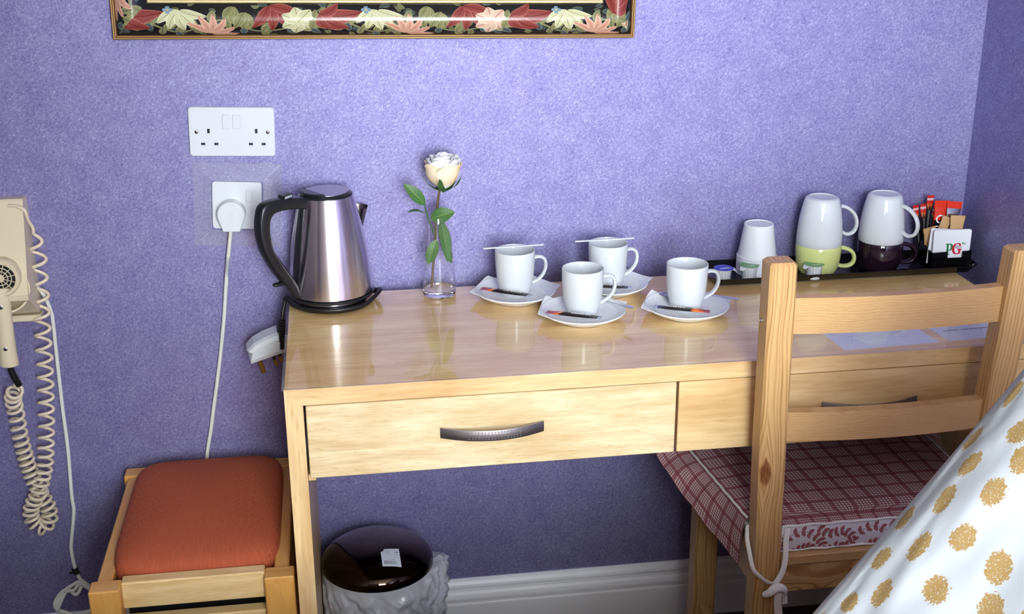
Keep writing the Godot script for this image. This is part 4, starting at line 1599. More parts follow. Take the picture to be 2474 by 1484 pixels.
func coffee_places() -> void:
	var g := "white coffee cups set out on the desk"
	var proto := thing("coffee_mug", "", "mug", Vector3.ZERO, g)
	mug_mesh([Vector2(0, 0.0012), Vector2(0.0205, 0.0012), Vector2(0.0215, 0), Vector2(0.0238, 0), Vector2(0.0250, 0.0025), Vector2(0.0288, 0.014), Vector2(0.0320, 0.027), Vector2(0.0342, 0.043), Vector2(0.0352, 0.060), Vector2(0.0356, 0.0815), Vector2(0.0352, 0.0828), Vector2(0.0342, 0.0828), Vector2(0.0335, 0.0815), Vector2(0.0330, 0.060), Vector2(0.0318, 0.043), Vector2(0.0294, 0.026), Vector2(0.0255, 0.013), Vector2(0.018, 0.0065), Vector2(0, 0.0052)],
		[Vector2(0.0338, 0.0650), Vector2(0.0400, 0.0668), Vector2(0.0475, 0.0660), Vector2(0.0535, 0.0618), Vector2(0.0562, 0.0540), Vector2(0.0560, 0.0450), Vector2(0.0520, 0.0345), Vector2(0.0445, 0.0260), Vector2(0.0370, 0.0215), Vector2(0.0300, 0.0190)], 0.0040, proto, M.porcelain)
	var sauc := thing("saucer", "", "saucer", Vector3.ZERO, "white saucers under the coffee cups")
	var b := MB.new()
	b.lathe([Vector2(0, 0.002), Vector2(0.036, 0.002), Vector2(0.037, 0), Vector2(0.042, 0), Vector2(0.044, 0.0025), Vector2(0.058, 0.0070), Vector2(0.0700, 0.0140), Vector2(0.0724, 0.0163), Vector2(0.0725, 0.0175), Vector2(0.0715, 0.0180), Vector2(0.0690, 0.0165), Vector2(0.056, 0.0098), Vector2(0.044, 0.0060), Vector2(0.030, 0.0050), Vector2(0, 0.0050)], 80, 0.6)
	part("dish", b, M.brightened_porcelain, sauc)
	var nap := thing("paper_napkin", "", "napkin", Vector3.ZERO, "white napkins on the saucers")
	var stick := thing("coffee_stick", "", "coffee sachet", Vector3.ZERO, "black coffee sticks on the saucers")
	stick_parts(stick, 0.094, 0.017, 0.0052)
	var spots := [
		{"c": Vector3(0.4005, 0, 0.0835), "n": 0.06, "s": [Vector3(0.336, 0.7925, 0.082), Vector3(0.424, 0.7900, 0.131)], "w": "nearest the vase"},
		{"c": Vector3(0.5718, 0, 0.0690), "n": 0.02, "s": [Vector3(0.512, 0.7925, 0.092), Vector3(0.604, 0.7900, 0.116)], "w": "at the back by the wall, right of a stirrer-topped one"},
		{"c": Vector3(0.4985, 0, 0.2030), "n": 0.22, "s": [Vector3(0.430, 0.7925, 0.219), Vector3(0.521, 0.7915, 0.262)], "w": "frontmost on the desk"},
		{"c": Vector3(0.6790, 0, 0.2080), "n": 0.10, "s": [Vector3(0.708, 0.7900, 0.258), Vector3(0.614, 0.7925, 0.222)], "w": "in front of the black tray's left end"}]
	var ml := ["white mug with a stirrer across it, nearest the vase", "white mug with a stirrer across it, at the back between two other mugs", "white mug at the very front of the desk, a spoon handle behind it", "white mug nearest the black tray and the chair, a grey spoon behind it"]
	var sl := ["white saucer nearest the vase", "white saucer at the back by the wall, third from the vase", "white saucer closest to the front edge of the desk", "white saucer beside the left end of the black tray"]
	var nl := ["white napkin under the mug nearest the vase", "white napkin under the back mug that has a stirrer, away from the vase", "white napkin under the frontmost mug", "white napkin under the mug nearest the black tray"]
	var cl := ["black and orange coffee stick on the saucer nearest the vase", "black coffee stick half hidden on the rear saucer", "black coffee stick with white lettering on the frontmost saucer", "black coffee stick pointing its orange end right, on the saucer near the tray"]
	for k in 4:
		var q: Dictionary = spots[k]
		var c: Vector3 = q.c
		var sa := sauc
		var mu := proto
		var st := stick
		if k:
			sa = dup(sauc, sl[k], Vector3.ZERO)
			mu = dup(proto, ml[k], Vector3.ZERO)
			st = dup(stick, cl[k], Vector3.ZERO)
		else:
			sa.set_meta("label", sl[0])
			mu.set_meta("label", ml[0])
			st.set_meta("label", cl[0])
		sa.position = c + Vector3(0, 0.770, 0)
		mu.position = c + Vector3(0, 0.7762, -0.006)
		mu.rotation.y = [0.10, 0.16, 0.05, 0.02][k]
		var p0: Vector3 = q.s[0]
		var p1: Vector3 = q.s[1]
		lay(st, p0, p1, Vector3(0, 1, -0.05))
		# folded napkin: a bowed triangle, points left and right, following the saucer
		var np := nap
		if k:
			np = thing("paper_napkin", nl[k], "napkin", Vector3.ZERO, "white napkins on the saucers")
		else:
			np.set_meta("label", nl[0])
		np.position = c + Vector3(0, 0.7755, 0)
		np.rotation.y = q.n
		b = MB.new()
		b.slab(func(u: float, v: float) -> Vector3:
			var x := (2.0 * u - 1.0)
			var z := lerpf(-0.066, 0.040 - 0.040 * x * x, v)
			var px := x * 0.0835 * lerpf(0.42, 1.0, pow(v, 0.8))
			if v < 0.999:
				z -= 0.012 * x * x * (1.0 - v)
			var rr := Vector2(px, z).length()
			var y := 0.00015 + maxf(0.0, 0.0042 * pow(maxf(rr - 0.036, 0.0) / 0.02, 1.35)) + 0.0006 * sin(x * 7.0 + k) * smoothstep(0.035, 0.06, rr)
			return Vector3(px, y, z), 40, 20, 0.0005)
		part("folded_sheet", b, M.napkin_paper, np)
	# stirrers lying across the two back mugs
	for k in 2:
		var p := [[Vector3(0.345, 0.8602, 0.068), Vector3(0.455, 0.8602, 0.062)], [Vector3(0.5135, 0.8602, 0.053), Vector3(0.6225, 0.8602, 0.050)]][k] as Array
		var st := thing("stirrer", ["white flat stirrer across the mug nearest the vase", "white flat stirrer across the back mug farther from the vase"][k], "stirrer", (p[0] + p[1]) / 2, "white stirrers across the back mugs")
		b = MB.new()
		var d: Vector3 = p[1] - p[0]
		var rows := MB.rounded(0.110, 0.0046, 0.0022, 4)
		b.xf = Transform3D(Basis.from_euler(Vector3(0, -atan2(d.z, d.x), 0)) * Basis.from_euler(Vector3(-PI / 2, 0, 0)), Vector3.ZERO)
		b.outline(rows, 0.0018, 0.0005)
		part("flat_blade", b, M.white_plastic, st)
	spoon("teaspoon", "steel teaspoon behind the frontmost mug, only its handle showing", Vector3(0.492, 0.7865, 0.130), Vector3(0.5765, 0.7960, 0.240))
	spoon("teaspoon", "grey steel teaspoon behind the mug nearest the tray, bowl to the left", Vector3(0.6457, 0.7870, 0.1464), Vector3(0.7697, 0.7910, 0.2134))


# points a node's +x from a to b, its +y as near as can be to up
func lay(o: Node3D, a: Vector3, b: Vector3, up := Vector3.UP) -> void:
	var x := (b - a).normalized()
	var z := x.cross(up).normalized()
	o.transform = Transform3D(Basis(x, z.cross(x), z), (a + b) / 2)


func stick_parts(o: Node3D, l: float, w: float, th: float, m: Material = null, lettered := true) -> void:
	var b := MB.new()
	var rows := []
	var uvs := []
	for r in 25:
		var u := r / 24.0
		var e := minf(u, 1.0 - u)
		var fat := th * smoothstep(0.03, 0.30, e) + 0.0005
		var row := PackedVector3Array()
		var ur := PackedVector2Array()
		for k in 13:
			var a := TAU * k / 12
			row.append(Vector3((u - 0.5) * l, sin(a) * fat * 0.5, -cos(a) * w * 0.5 * (1.0 - 0.12 * smoothstep(0.05, 0.3, e))))
			ur.append(Vector2(u, 0.5 - 0.5 * cos(a)))
		rows.append(row)
		uvs.append(ur)
	b.sheet(rows, uvs, true, false)
	part("foil_wrap", b, m if m else M.coffee_print, o)
	if lettered:
		words("ORIGINAL", 0.0072, M.white_ink, o, Transform3D(Basis.from_euler(Vector3(-PI / 2, 0, 0)), Vector3(0.012, th * 0.5 + 0.0003, 0.0)))


func spoon(called: String, label: String, a: Vector3, c: Vector3) -> void:
	var o := thing(called, label, "teaspoon", Vector3.ZERO, "steel teaspoons on the saucers")
	var l := (c - a).length()
	lay(o, a, c)
	var b := MB.new()
	b.slab(func(u: float, v: float) -> Vector3:
		var half := lerpf(0.0016, 0.0044, pow(u, 1.3)) * (1.0 - 0.5 * smoothstep(0.96, 1.0, u))
		return Vector3(-l * 0.5 + 0.036 + (l - 0.036) * u, 0.0035 * sin(u * PI) + 0.0015 * u, (1.0 - 2.0 * v) * half), 24, 3, 0.0012)
	part("handle", b, M.chrome, o)
	b = MB.new()
	b.slab(func(u: float, v: float) -> Vector3:
		var k := 1.0 - 2.0 * v
		var half := 0.0122 * pow(sin(PI * clampf(0.02 + 0.95 * u, 0.0, 1.0)), 0.6)
		return Vector3(-l * 0.5 + 0.040 * u, -0.005 * sin(PI * u) * (1.0 - k * k), k * half), 16, 10, 0.001)
	part("bowl", b, M.chrome, o)


# ------------------------------------------------------------------ tray
func tray_things() -> void:
	var t := thing("serving_tray", "long glossy black tray at the back of the desk with cups on it", "tray", Vector3(1.0225, 0.770, 0.031))
	var b := MB.new()
	var prof := [[0.0, 0.0], [0.0, 0.0015], [0.010, 0.0150], [0.0118, 0.0152], [0.0120, 0.0140], [0.002, 0.0030], [0.0, 0.0030]]
	var rows := []
	var hx := 0.2480
	var hz := 0.0455
	for q in prof.slice(1):
		var ol := MB.rounded((hx + q[0]) * 2, (hz + q[0]) * 2, 0.012 + q[0], 6)
		var row := PackedVector3Array()
		for p in ol:
			row.append(Vector3(p.x, q[1], -p.y))
		row.append(row[0])
		rows.append(row)
	b.sheet(rows, [], true, true)
	var ol := MB.rounded(hx * 2, hz * 2, 0.012, 6)
	b.xf = Transform3D(Basis.from_euler(Vector3(-PI / 2, 0, 0)), Vector3(0, 0.0005, 0))
	b.outline(ol, 0.0025, 0.0002)
	part("tray_body", b, M.black_gloss, t)
	var fy := 0.7733
	# nested throw-away cups, rims down
	var cup := thing("plastic_cup", "", "cup", Vector3.ZERO, "stack of upturned plastic cups")
	b = MB.new()
	b.lathe([Vector2(0.0350, 0.0022), Vector2(0.0368, 0.0), Vector2(0.0378, 0.0008), Vector2(0.0378, 0.0030), Vector2(0.0362, 0.0040), Vector2(0.0352, 0.0050), Vector2(0.0345, 0.012), Vector2(0.0272, 0.0610), Vector2(0.0272, 0.0632), Vector2(0.0262, 0.0645), Vector2(0.0245, 0.0645), Vector2(0.0238, 0.0630), Vector2(0, 0.0625)], 48, 0.5)
	part("shell", b, M.cup_plastic, cup)
	var names := ["topmost upturned white plastic cup of the stack", "second white plastic cup from the top of the stack, only its rim showing", "third white plastic cup from the top of the stack, only its rim showing", "fourth white plastic cup from the top of the stack, only its rim showing", "fourth white plastic cup from the bottom of the stack, only its rim showing", "third white plastic cup from the bottom of the stack, only its rim showing", "second white plastic cup from the bottom of the stack, only its rim showing", "lowest white plastic cup of the stack, rim on the tray"]
	for k in 8:
		var o := cup if k == 0 else dup(cup, names[k], Vector3.ZERO)
		o.position = Vector3(0.8660, fy + 0.0045 * (7 - k), 0.0225)
		o.rotation.y = k * 0.7
		o.set_meta("label", names[k])
	# mugs: squat coloured ones below, white ones upside down on top
	var low := [Vector2(0, 0.0015), Vector2(0.030, 0.0015), Vector2(0.0310, 0), Vector2(0.0330, 0), Vector2(0.0362, 0.0050), Vector2(0.0395, 0.0140), Vector2(0.0413, 0.0280), Vector2(0.0420, 0.0400), Vector2(0.0420, 0.0535), Vector2(0.0412, 0.0545), Vector2(0.0400, 0.0535), Vector2(0.0396, 0.0280), Vector2(0.0370, 0.0130), Vector2(0.030, 0.0060), Vector2(0, 0.0050)]
	var grip := [Vector2(0.0395, 0.0460), Vector2(0.0470, 0.0450), Vector2(0.0580, 0.0410), Vector2(0.0660, 0.0340), Vector2(0.0690, 0.0240), Vector2(0.0665, 0.0150), Vector2(0.0590, 0.0100), Vector2(0.0480, 0.0090), Vector2(0.0380, 0.0115)]
	var gm := thing("squat_mug", "pale lime green squat mug under a white upturned mug", "mug", Vector3(0.9815, fy, 0.0320), "squat mugs on the tray")
	mug_mesh(low, grip, 0.0050, gm, M.porcelain_green, -0.12)
	var dm := thing("squat_mug", "dark plum squat mug under a white upturned mug", "mug", Vector3(1.1050, fy, 0.0290), "squat mugs on the tray")
	mug_mesh(low, grip, 0.0050, dm, M.porcelain_plum, -0.08)
	var tall := [Vector2(0.0400, 0.0), Vector2(0.0414, -0.0006), Vector2(0.0422, 0.0006), Vector2(0.0422, 0.012), Vector2(0.0411, 0.030), Vector2(0.0389, 0.050), Vector2(0.0357, 0.068), Vector2(0.0324, 0.082), Vector2(0.0305, 0.0868), Vector2(0.0285, 0.0880), Vector2(0.0262, 0.0895), Vector2(0.0240, 0.0895), Vector2(0.0232, 0.0878), Vector2(0, 0.0872)]
	var tgrip := [Vector2(0.0400, 0.0225), Vector2(0.0475, 0.0170), Vector2(0.0560, 0.0165), Vector2(0.0640, 0.0215), Vector2(0.0680, 0.0320), Vector2(0.0672, 0.0440), Vector2(0.0620, 0.0550), Vector2(0.0530, 0.0640), Vector2(0.0440, 0.0690), Vector2(0.0355, 0.0710)]
	var wa := thing("white_mug", "white mug upside down on the lime green mug", "mug", Vector3(0.9815, fy + 0.0550, 0.0320), "white mugs upside down on the tray")
	mug_mesh(tall, tgrip, 0.0044, wa, M.porcelain, -0.10)
	var wb := thing("white_mug", "white mug upside down on the dark plum mug", "mug", Vector3(1.1050, fy + 0.0550, 0.0290), "white mugs upside down on the tray")
	mug_mesh(tall, tgrip, 0.0044, wb, M.porcelain, -0.85)
	# milk portions
	var pots := [[Vector3(0.7885, 0, 0.0660), M.blue_foil, "milk portion pot with a blue foil lid at the left of the tray", 0.4], [Vector3(0.8400, 0, 0.0580), M.green_foil, "milk portion pot with a green foil lid in front of the plastic cups", 2.5], [Vector3(0.9600, 0, 0.0710), M.green_foil, "milk portion pot with a green foil lid in front of the lime green mug", 2.8]]
	for q in pots:
		var p := thing("milk_pot", q[2], "milk portion", q[0] + Vector3(0, fy, 0), "milk portion pots on the tray")
		b = MB.new()
		for k in 64:
			var a := TAU * k / 64
			var a2 := TAU * (k + 1) / 64
			var f := 1.0 if k % 4 < 2 else 0.955
			for s in [[0.0128, 0.0, 0.0150, 0.0250]]:
				b.quad(Vector3(cos(a) * s[0] * f, 0, -sin(a) * s[0] * f), Vector3(cos(a2) * s[0] * f, 0, -sin(a2) * s[0] * f), Vector3(cos(a2) * s[2] * f, s[3], -sin(a2) * s[2] * f), Vector3(cos(a) * s[2] * f, s[3], -sin(a) * s[2] * f))
		b.lathe([Vector2(0, 0.0002), Vector2(0.0120, 0.0002), Vector2(0.0126, 0.001), Vector2(0.0143, 0.0245), Vector2(0.0150, 0.0255), Vector2(0.0178, 0.0258), Vector2(0.0180, 0.0270)], 40)
		part("pot", b, M.white_plastic, p)
		b = MB.new()
		b.lathe([Vector2(0.0180, 0.0268), Vector2(0.0182, 0.0274), Vector2(0.0150, 0.0280), Vector2(0, 0.0284)], 40)
		part("foil_lid", b, q[1], p)
		b = MB.new()
		var ta: float = q[3]
		var td := Vector3(cos(ta), 0, sin(ta))
		var ts := Vector3(-sin(ta), 0, cos(ta))
		b.slab(func(u: float, v: float) -> Vector3:
			return td * (0.0150 + 0.0085 * u) + ts * (0.5 - v) * 0.018 * (1.0 - 0.55 * u) + Vector3(0, 0.0272 - 0.0055 * u * u, 0), 6, 6, 0.0005)
		part("pull_tab", b, M.white_plastic, p)
		if q[1] == M.blue_foil:
			words("milk", 0.0105, M.white_ink, p, Transform3D(Basis.from_euler(Vector3(-PI / 2, 0.1, 0)), Vector3(0.001, 0.0288, 0.007)))
		else:
			words("milk", 0.0075, M.white_ink, p, Transform3D(Basis.from_euler(Vector3(-PI / 2, 0.1, 0)), Vector3(0.001, 0.0288, 0.008)), false)
	caddy(fy)


func caddy(fy: float) -> void:
	var o := Vector3(1.2365, fy, 0.019)
	var c := thing("sachet_caddy", "black open caddy holding tea and coffee sachets at the right end of the tray", "caddy", o)
	var hx := 0.0395
	var front := 0.038
	var back := -0.039
	var th := 0.0025
	var b := MB.new()
	b.box(Vector3(0, 0.0015, (front + back) / 2), Vector3(hx * 2, 0.003, front - back), 0.0005)
	part("floor_plate", b, M.black_gloss, c)
	b = MB.new()
	b.box(Vector3(0, 0.027, back + th / 2), Vector3(hx * 2, 0.054, th), 0.0008)
	part("back_plate", b, M.black_gloss, c)
	for s in [-1.0, 1.0]:
		b = MB.new()
		var poly := PackedVector2Array([Vector2(-front, 0), Vector2(-back, 0), Vector2(-back, 0.054), Vector2(-back - 0.02, 0.048), Vector2(-0.01, 0.034), Vector2(-front, 0.031)])
		b.xf = Transform3D(Basis(Vector3(0, 0, -1), Vector3(0, 1, 0), Vector3(1, 0, 0)), Vector3(s * (hx - th / 2) - th / 2, 0, 0))
		b.outline(poly, th, 0.0004)
		part("side_plate", b, M.black_gloss, c)
	b = MB.new()
	var fp := PackedVector2Array([Vector2(-hx, 0), Vector2(hx, 0), Vector2(hx, 0.032), Vector2(0.0225, 0.032), Vector2(0.0215, 0.0195), Vector2(-0.0075, 0.0195), Vector2(-0.0085, 0.032), Vector2(-hx, 0.031)])
	b.xf = Transform3D(Basis.IDENTITY, Vector3(0, 0, front - th))
	b.outline(fp, th, 0.0004)
	part("front_plate", b, M.black_gloss, c, "front plate with a square notch")
	# tea envelopes in front, the first one printed
	var te := ["rearmost white tea bag envelope in the caddy", "middle white tea bag envelope in the caddy", "front white tea bag envelope printed with a green and red logo"]
	for k in 3:
		var z := 0.0330 - 0.0034 * (2 - k)
		var e := thing("tea_envelope", te[k], "tea bag", o + Vector3(0.0010 - 0.003 * (2 - k) + (0.004 if k == 1 else 0.0), 0.0032, z - 0.0012), "white tea bag envelopes in the caddy")
		e.rotation = Vector3(-0.06, -0.05 * (2 - k), -0.03 * (2 - k))
		b = MB.new()
		b.xf = Transform3D(Basis.IDENTITY, Vector3(0, 0.0345, -0.001))
		b.plate(0.0735, 0.069, 0.004, 0.0024, 0.0008, 4)
		part("envelope", b, M.white_paper, e)
		if k == 2:
			words("P", 0.030, M.green_ink, e, Transform3D(Basis.IDENTITY, Vector3(-0.0045, 0.0315, 0.0016)), true, true, "lettering", 0.85)
			words("G", 0.030, M.red_ink, e, Transform3D(Basis.IDENTITY, Vector3(0.0105, 0.0318, 0.00175)), true, true, "lettering", 0.95)
			words("tips", 0.0085, M.grey_ink, e, Transform3D(Basis.IDENTITY, Vector3(0.0140, 0.0362, 0.0021)), false)
			for q in [[0.0225, 0.0425, 0.9], [0.0258, 0.0412, 0.3]]:
				b = MB.new()
				var pp := PackedVector2Array()
				for i in 12:
					var a := TAU * i / 12
					pp.append(Vector2(cos(a) * 0.0022, sin(a) * 0.0011).rotated(q[2] * 1.2))
				b.xf = Transform3D(Basis.IDENTITY, Vector3(q[0], q[1], 0.0014))
				b.outline(pp, 0.0003, 0.0001)
				part("printed_leaf", b, M.green_ink, e)
	# sugar packets
	var kl := ["upright brown paper sugar packet at the right of the caddy", "leaning brown paper sugar packet between coffee sticks and the tea envelopes", "folded brown paper sugar packet at the left of the caddy"]
	var kq := [[Vector3(1.2500, 0.8000, 0.034), Vector3(1.2545, 0.8680, 0.031), 0.031], [Vector3(1.2150, 0.8050, 0.026), Vector3(1.2380, 0.8640, 0.024), 0.022], [Vector3(1.2120, 0.7960, 0.018), Vector3(1.1995, 0.8470, 0.030), 0.026]]
	for k in 3:
		var e := thing("sugar_packet", kl[k], "sugar sachet", Vector3.ZERO, "brown sugar packets in the caddy")
		var q: Array = kq[k]
		stand(e, q[0], q[1])
		stick_parts(e, (q[1] - q[0]).length(), q[2], 0.004, M.kraft_paper, false)
	# coffee sticks at the back and left
	var sl := ["leftmost black coffee stick standing in the caddy", "second black coffee stick from the left standing in the caddy", "tallest red-tipped coffee stick standing in the caddy", "black coffee stick right of the red-tipped one in the caddy"]
	var sq := [[Vector3(1.2030, 0.7800, -0.002), Vector3(1.1850, 0.8810, -0.006), 0.012], [Vector3(1.2080, 0.7800, 0.004), Vector3(1.1970, 0.8850, 0.0), 0.012], [Vector3(1.2110, 0.7950, -0.006), Vector3(1.2130, 0.9000, -0.004), 0.014], [Vector3(1.2190, 0.7800, 0.004), Vector3(1.2230, 0.8800, 0.002), 0.012]]
	for k in 4:
		var e := thing("coffee_stick", sl[k], "coffee sachet", Vector3.ZERO, "coffee sticks standing in the caddy")
		var q: Array = sq[k]
		stand(e, q[1], q[0])
		stick_parts(e, (q[1] - q[0]).length(), q[2], 0.006, M.dark_coffee_print, false)
	# two wide red-topped sachets
	var rl := ["red-topped coffee sachet with dark label in the middle of the caddy", "silver coffee sachet with a red top edge at the right of the caddy"]
	var rq := [[Vector3(1.2260, 0.7900, 0.012), Vector3(1.2300, 0.8920, 0.010), 0.029], [Vector3(1.2440, 0.7900, 0.020), Vector3(1.2535, 0.8900, 0.014), 0.030]]
	for k in 2:
		var e := thing("wide_sachet", rl[k], "coffee sachet", Vector3.ZERO, "wide coffee sachets in the caddy")
		var q: Array = rq[k]
		stand(e, q[1], q[0])
		var l: float = (q[1] - q[0]).length()
		stick_parts(e, l, q[2], 0.005, M.red_foil if k == 0 else M.chrome, false)
		b = MB.new()
		b.box(Vector3(-l * 0.5 + 0.006, 0, 0), Vector3(0.0135, 0.0018, q[2] * 1.02), 0.0006)
		part("top_seal", b, M.red_foil, e)
		if k == 0:
			b = MB.new()
			b.box(Vector3(l * 0.10, 0.0020, 0), Vector3(l * 0.48, 0.0022, q[2] * 0.86), 0.0006)
			part("dark_label", b, M.black_gloss, e)
			for j in 4:
				b = MB.new()
				b.box(Vector3(l * (-0.02 + 0.075 * j), 0.0032, -0.001), Vector3(0.0028, 0.0004, q[2] * 0.62), 0.0001)
				part("print_line", b, M.white_ink, e)
			b = MB.new()
			b.xf = Transform3D(Basis.IDENTITY, Vector3(-l * 0.16, 0.0030, 0.001))
			b.lathe([Vector2(0.0085, 0), Vector2(0.0082, 0.0006), Vector2(0.006, 0.0006), Vector2(0.0055, 0)], 24)
			part("printed_cup", b, M.white_ink, e)


# stands a flat packet: its +x from a to b, its broad face towards +z
func stand(o: Node3D, a: Vector3, b: Vector3) -> void:
	lay(o, a, b, Vector3(0, 0, 1))


# ------------------------------------------------------------------ stool
func stool() -> void:
	var s := thing("stool", "low wooden stool with a rust-red upholstered seat left of the desk", "stool", Vector3(-0.165, 0, 0.20))
	var o := s.position
	for q in [[-0.2995, 0.3935, 0], [-0.0298, 0.3935, 1], [-0.2995, 0.005, 2], [-0.0298, 0.005, 3]]:
		var b := MB.new()
		b.box(Vector3(q[0], 0.22, q[1]) - o, Vector3(0.047, 0.44, 0.034), 0.0022, 1, Vector2(0.07 * q[2], 0.05 * q[2]))
		part("leg", b, M.beech, s)
	var b := MB.new()
	b.box(Vector3(-0.1645, 0.4185, 0.3815) - o, Vector3(0.2225, 0.047, 0.024), 0.0022, 0, Vector2(0.2, 0.05))
	part("seat_rail", b, M.pale_beech, s)
	b = MB.new()
	b.box(Vector3(-0.1645, 0.4150, 0.008) - o, Vector3(0.2225, 0.047, 0.024), 0.0022, 0, Vector2(0.2, 0.05))
	part("seat_rail", b, M.beech, s)
	for x in [-0.3035, -0.0270]:
		b = MB.new()
		b.box(Vector3(x, 0.414, 0.199) - o, Vector3(0.024, 0.046, 0.354), 0.0022, 2, Vector2(0.25, 0.05))
		part("seat_rail", b, M.beech, s)
	b = MB.new()
	b.box(Vector3(-0.1645, 0.350, 0.3815) - o, Vector3(0.2225, 0.044, 0.024), 0.0022, 0, Vector2(0.2, 0.09))
	part("stretcher", b, M.pale_beech, s)
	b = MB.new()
	b.box(Vector3(-0.1645, 0.350, 0.350) - o, Vector3(0.2225, 0.100, 0.006), 0.001)  # dark sheet added only to make the gap between the rails dark
	part("gap_darkener", b, M.black_rubber, s, "dark sheet added to darken the gap behind the rails")
	b = MB.new()
	b.box(Vector3(-0.1645, 0.408, 0.19) - o, Vector3(0.255, 0.012, 0.350), 0.001)
	part("seat_board", b, M.beech, s)
	# cushion: padded, domed, with rounded corners
	b = MB.new()
	var rows := []
	var uvs := []
	var cx := -0.1645
	var cz := 0.1820
	for r in 15:
		var row := PackedVector3Array()
		var ur := PackedVector2Array()
		for k in 65:
			var a := TAU * k / 64
			var ca := signf(cos(a)) * pow(absf(cos(a)), 0.28)
			var sa := signf(sin(a)) * pow(absf(sin(a)), 0.28)
			var inset := [0.004, 0.0, 0.0, 0.001, 0.004, 0.009, 0.017, 0.030, 0.048, 0.070, 0.094, 0.115, 0.128, 0.136, 0.1385][r] as float
			var y := [0.414, 0.424, 0.436, 0.446, 0.4535, 0.4585, 0.4628, 0.4665, 0.4700, 0.4728, 0.4748, 0.4760, 0.4766, 0.4769, 0.4770][r] as float
			var hx := maxf(0.1340 - inset * 0.967, 0.0)
			var hz := maxf(0.1855 - inset * 1.335, 0.0)
			row.append(Vector3(cx + ca * hx, y, cz - sa * hz) - o)
			ur.append(Vector2(ca * (hx + y * 0.3), sa * (hz + y * 0.3)))
		rows.append(row)
		uvs.append(ur)
	b.sheet(rows, uvs, true, false)
	part("seat_cushion", b, M.rust_weave, s, "rust-red woven seat cushion")


# ------------------------------------------------------------------ waste bin
func dome(r: float) -> float:
	return -0.006 + 0.042 * pow(maxf(1.0 - pow(r / 0.1045, 2.6), 0.0), 0.5)


func bin() -> void:
	var at := Vector3(0.132, 0, 0.113)
	var s := thing("waste_bin", "round metal waste bin with a dark mirror-like domed lid under the desk", "bin", at)
	var b := MB.new()
	b.lathe([Vector2(0, 0.004), Vector2(0.082, 0.004), Vector2(0.086, 0.0), Vector2(0.088, 0.002), Vector2(0.0965, 0.2665), Vector2(0.0945, 0.268), Vector2(0.0935, 0.266), Vector2(0.085, 0.008), Vector2(0, 0.008)], 64)
	part("drum", b, M.bin_steel, s)
	b = MB.new()
	var prof := [Vector2(0.098, 0.2705), Vector2(0.1030, 0.2705), Vector2(0.1048, 0.2725)]
	for k in 41:
		var r := 0.1045 * cos(k / 40.0 * PI * 0.5)
		prof.append(Vector2(r, 0.280 + dome(r)))
	b.lathe(prof, 96, 1.2)
	var lid := part("lid", b, M.bin_lid_metal, s)
	b = MB.new()
	b.slab(func(u: float, v: float) -> Vector3:
		var x := 0.0055 + 0.034 * u + 0.002 * v
		var z := 0.030 + 0.044 * v
		if u < 0.18 and v < 0.2:
			x += 0.007 * (1.0 - v / 0.2) * (1.0 - u / 0.18)
			z += 0.004 * (1.0 - v / 0.2) * (1.0 - u / 0.18)
		return Vector3(x, 0.2806 + dome(Vector2(x, z).length()), z), 16, 16, 0.0005)
	part("price_label", b, M.shop_label, lid, "small white label with a bar code")
	# thin liner tucked under the lid and crumpled over the outside
	var liner := thing("bin_liner", "crumpled thin white plastic bag hanging over the bin rim", "bin liner", at)
	b = MB.new()
	var n1 := noise(1.0, 301, 3)
	var n2 := noise(1.0, 302, 2)
	var rows := []
	for r in 61:
		var v := r / 60.0
		var row := PackedVector3Array()
		for k in 241:
			var a := TAU * k / 240
			var ca := cos(a)
			var sa := sin(a)
			var hem := 0.080 + 0.025 * n2.get_noise_2d(ca * 2.2 + 9.0, sa * 2.2)
			var y: float
			var rr: float
			if v < 0.12:
				y = lerpf(0.255, 0.2690, v / 0.12)
				rr = lerpf(0.091, 0.0965, v / 0.12)
			elif v < 0.2:
				y = 0.2690 + 0.0006 * sin((v - 0.12) / 0.08 * PI)
				rr = lerpf(0.0965, 0.1010, (v - 0.12) / 0.08)
			else:
				var w := (v - 0.2) / 0.8
				y = lerpf(0.2685, hem, w)
				rr = lerpf(0.1010, 0.1075, smoothstep(0.0, 0.14, w))
				# ridged creases slanting down
				var f1 := a * 0.105 + y * 0.8
				var f2 := a * 0.105 - y * 0.9
				var c1 := 1.0 - 2.0 * absf(n1.get_noise_2d(f1 * 20.0, f2 * 5.0))
				var c2 := 1.0 - 2.0 * absf(n2.get_noise_2d(f1 * 6.0 + 50.0, f2 * 19.0))
				rr += (0.011 * (c1 - 0.55) + 0.005 * (c2 - 0.55)) * smoothstep(0.0, 0.16, w)
				# gathered bulge towards the right, thrown up beside the lid
				var bulge := exp(-pow(angle_difference(a, -0.1) / 0.40, 2.0))
				rr += 0.024 * bulge * smoothstep(0.0, 0.09, w) * (1.0 - 0.6 * smoothstep(0.25, 0.8, w)) * (0.75 + 0.5 * (c2 - 0.5))
				y += 0.030 * bulge * exp(-pow((w - 0.10) / 0.07, 2.0))
				# on the left it is pressed against the desk leg, behind against the wall
				if ca < 0.0:
					rr = minf(rr, 0.1035 / maxf(-ca, 0.3))
				if sa > 0.0:
					rr = minf(rr, 0.140 / maxf(sa, 0.3))
			row.append(Vector3(ca * rr, y, -sa * rr))
		rows.append(row)
	b.sheet(rows, [], true, true)
	part("bag", b, M.bag_plastic, liner)


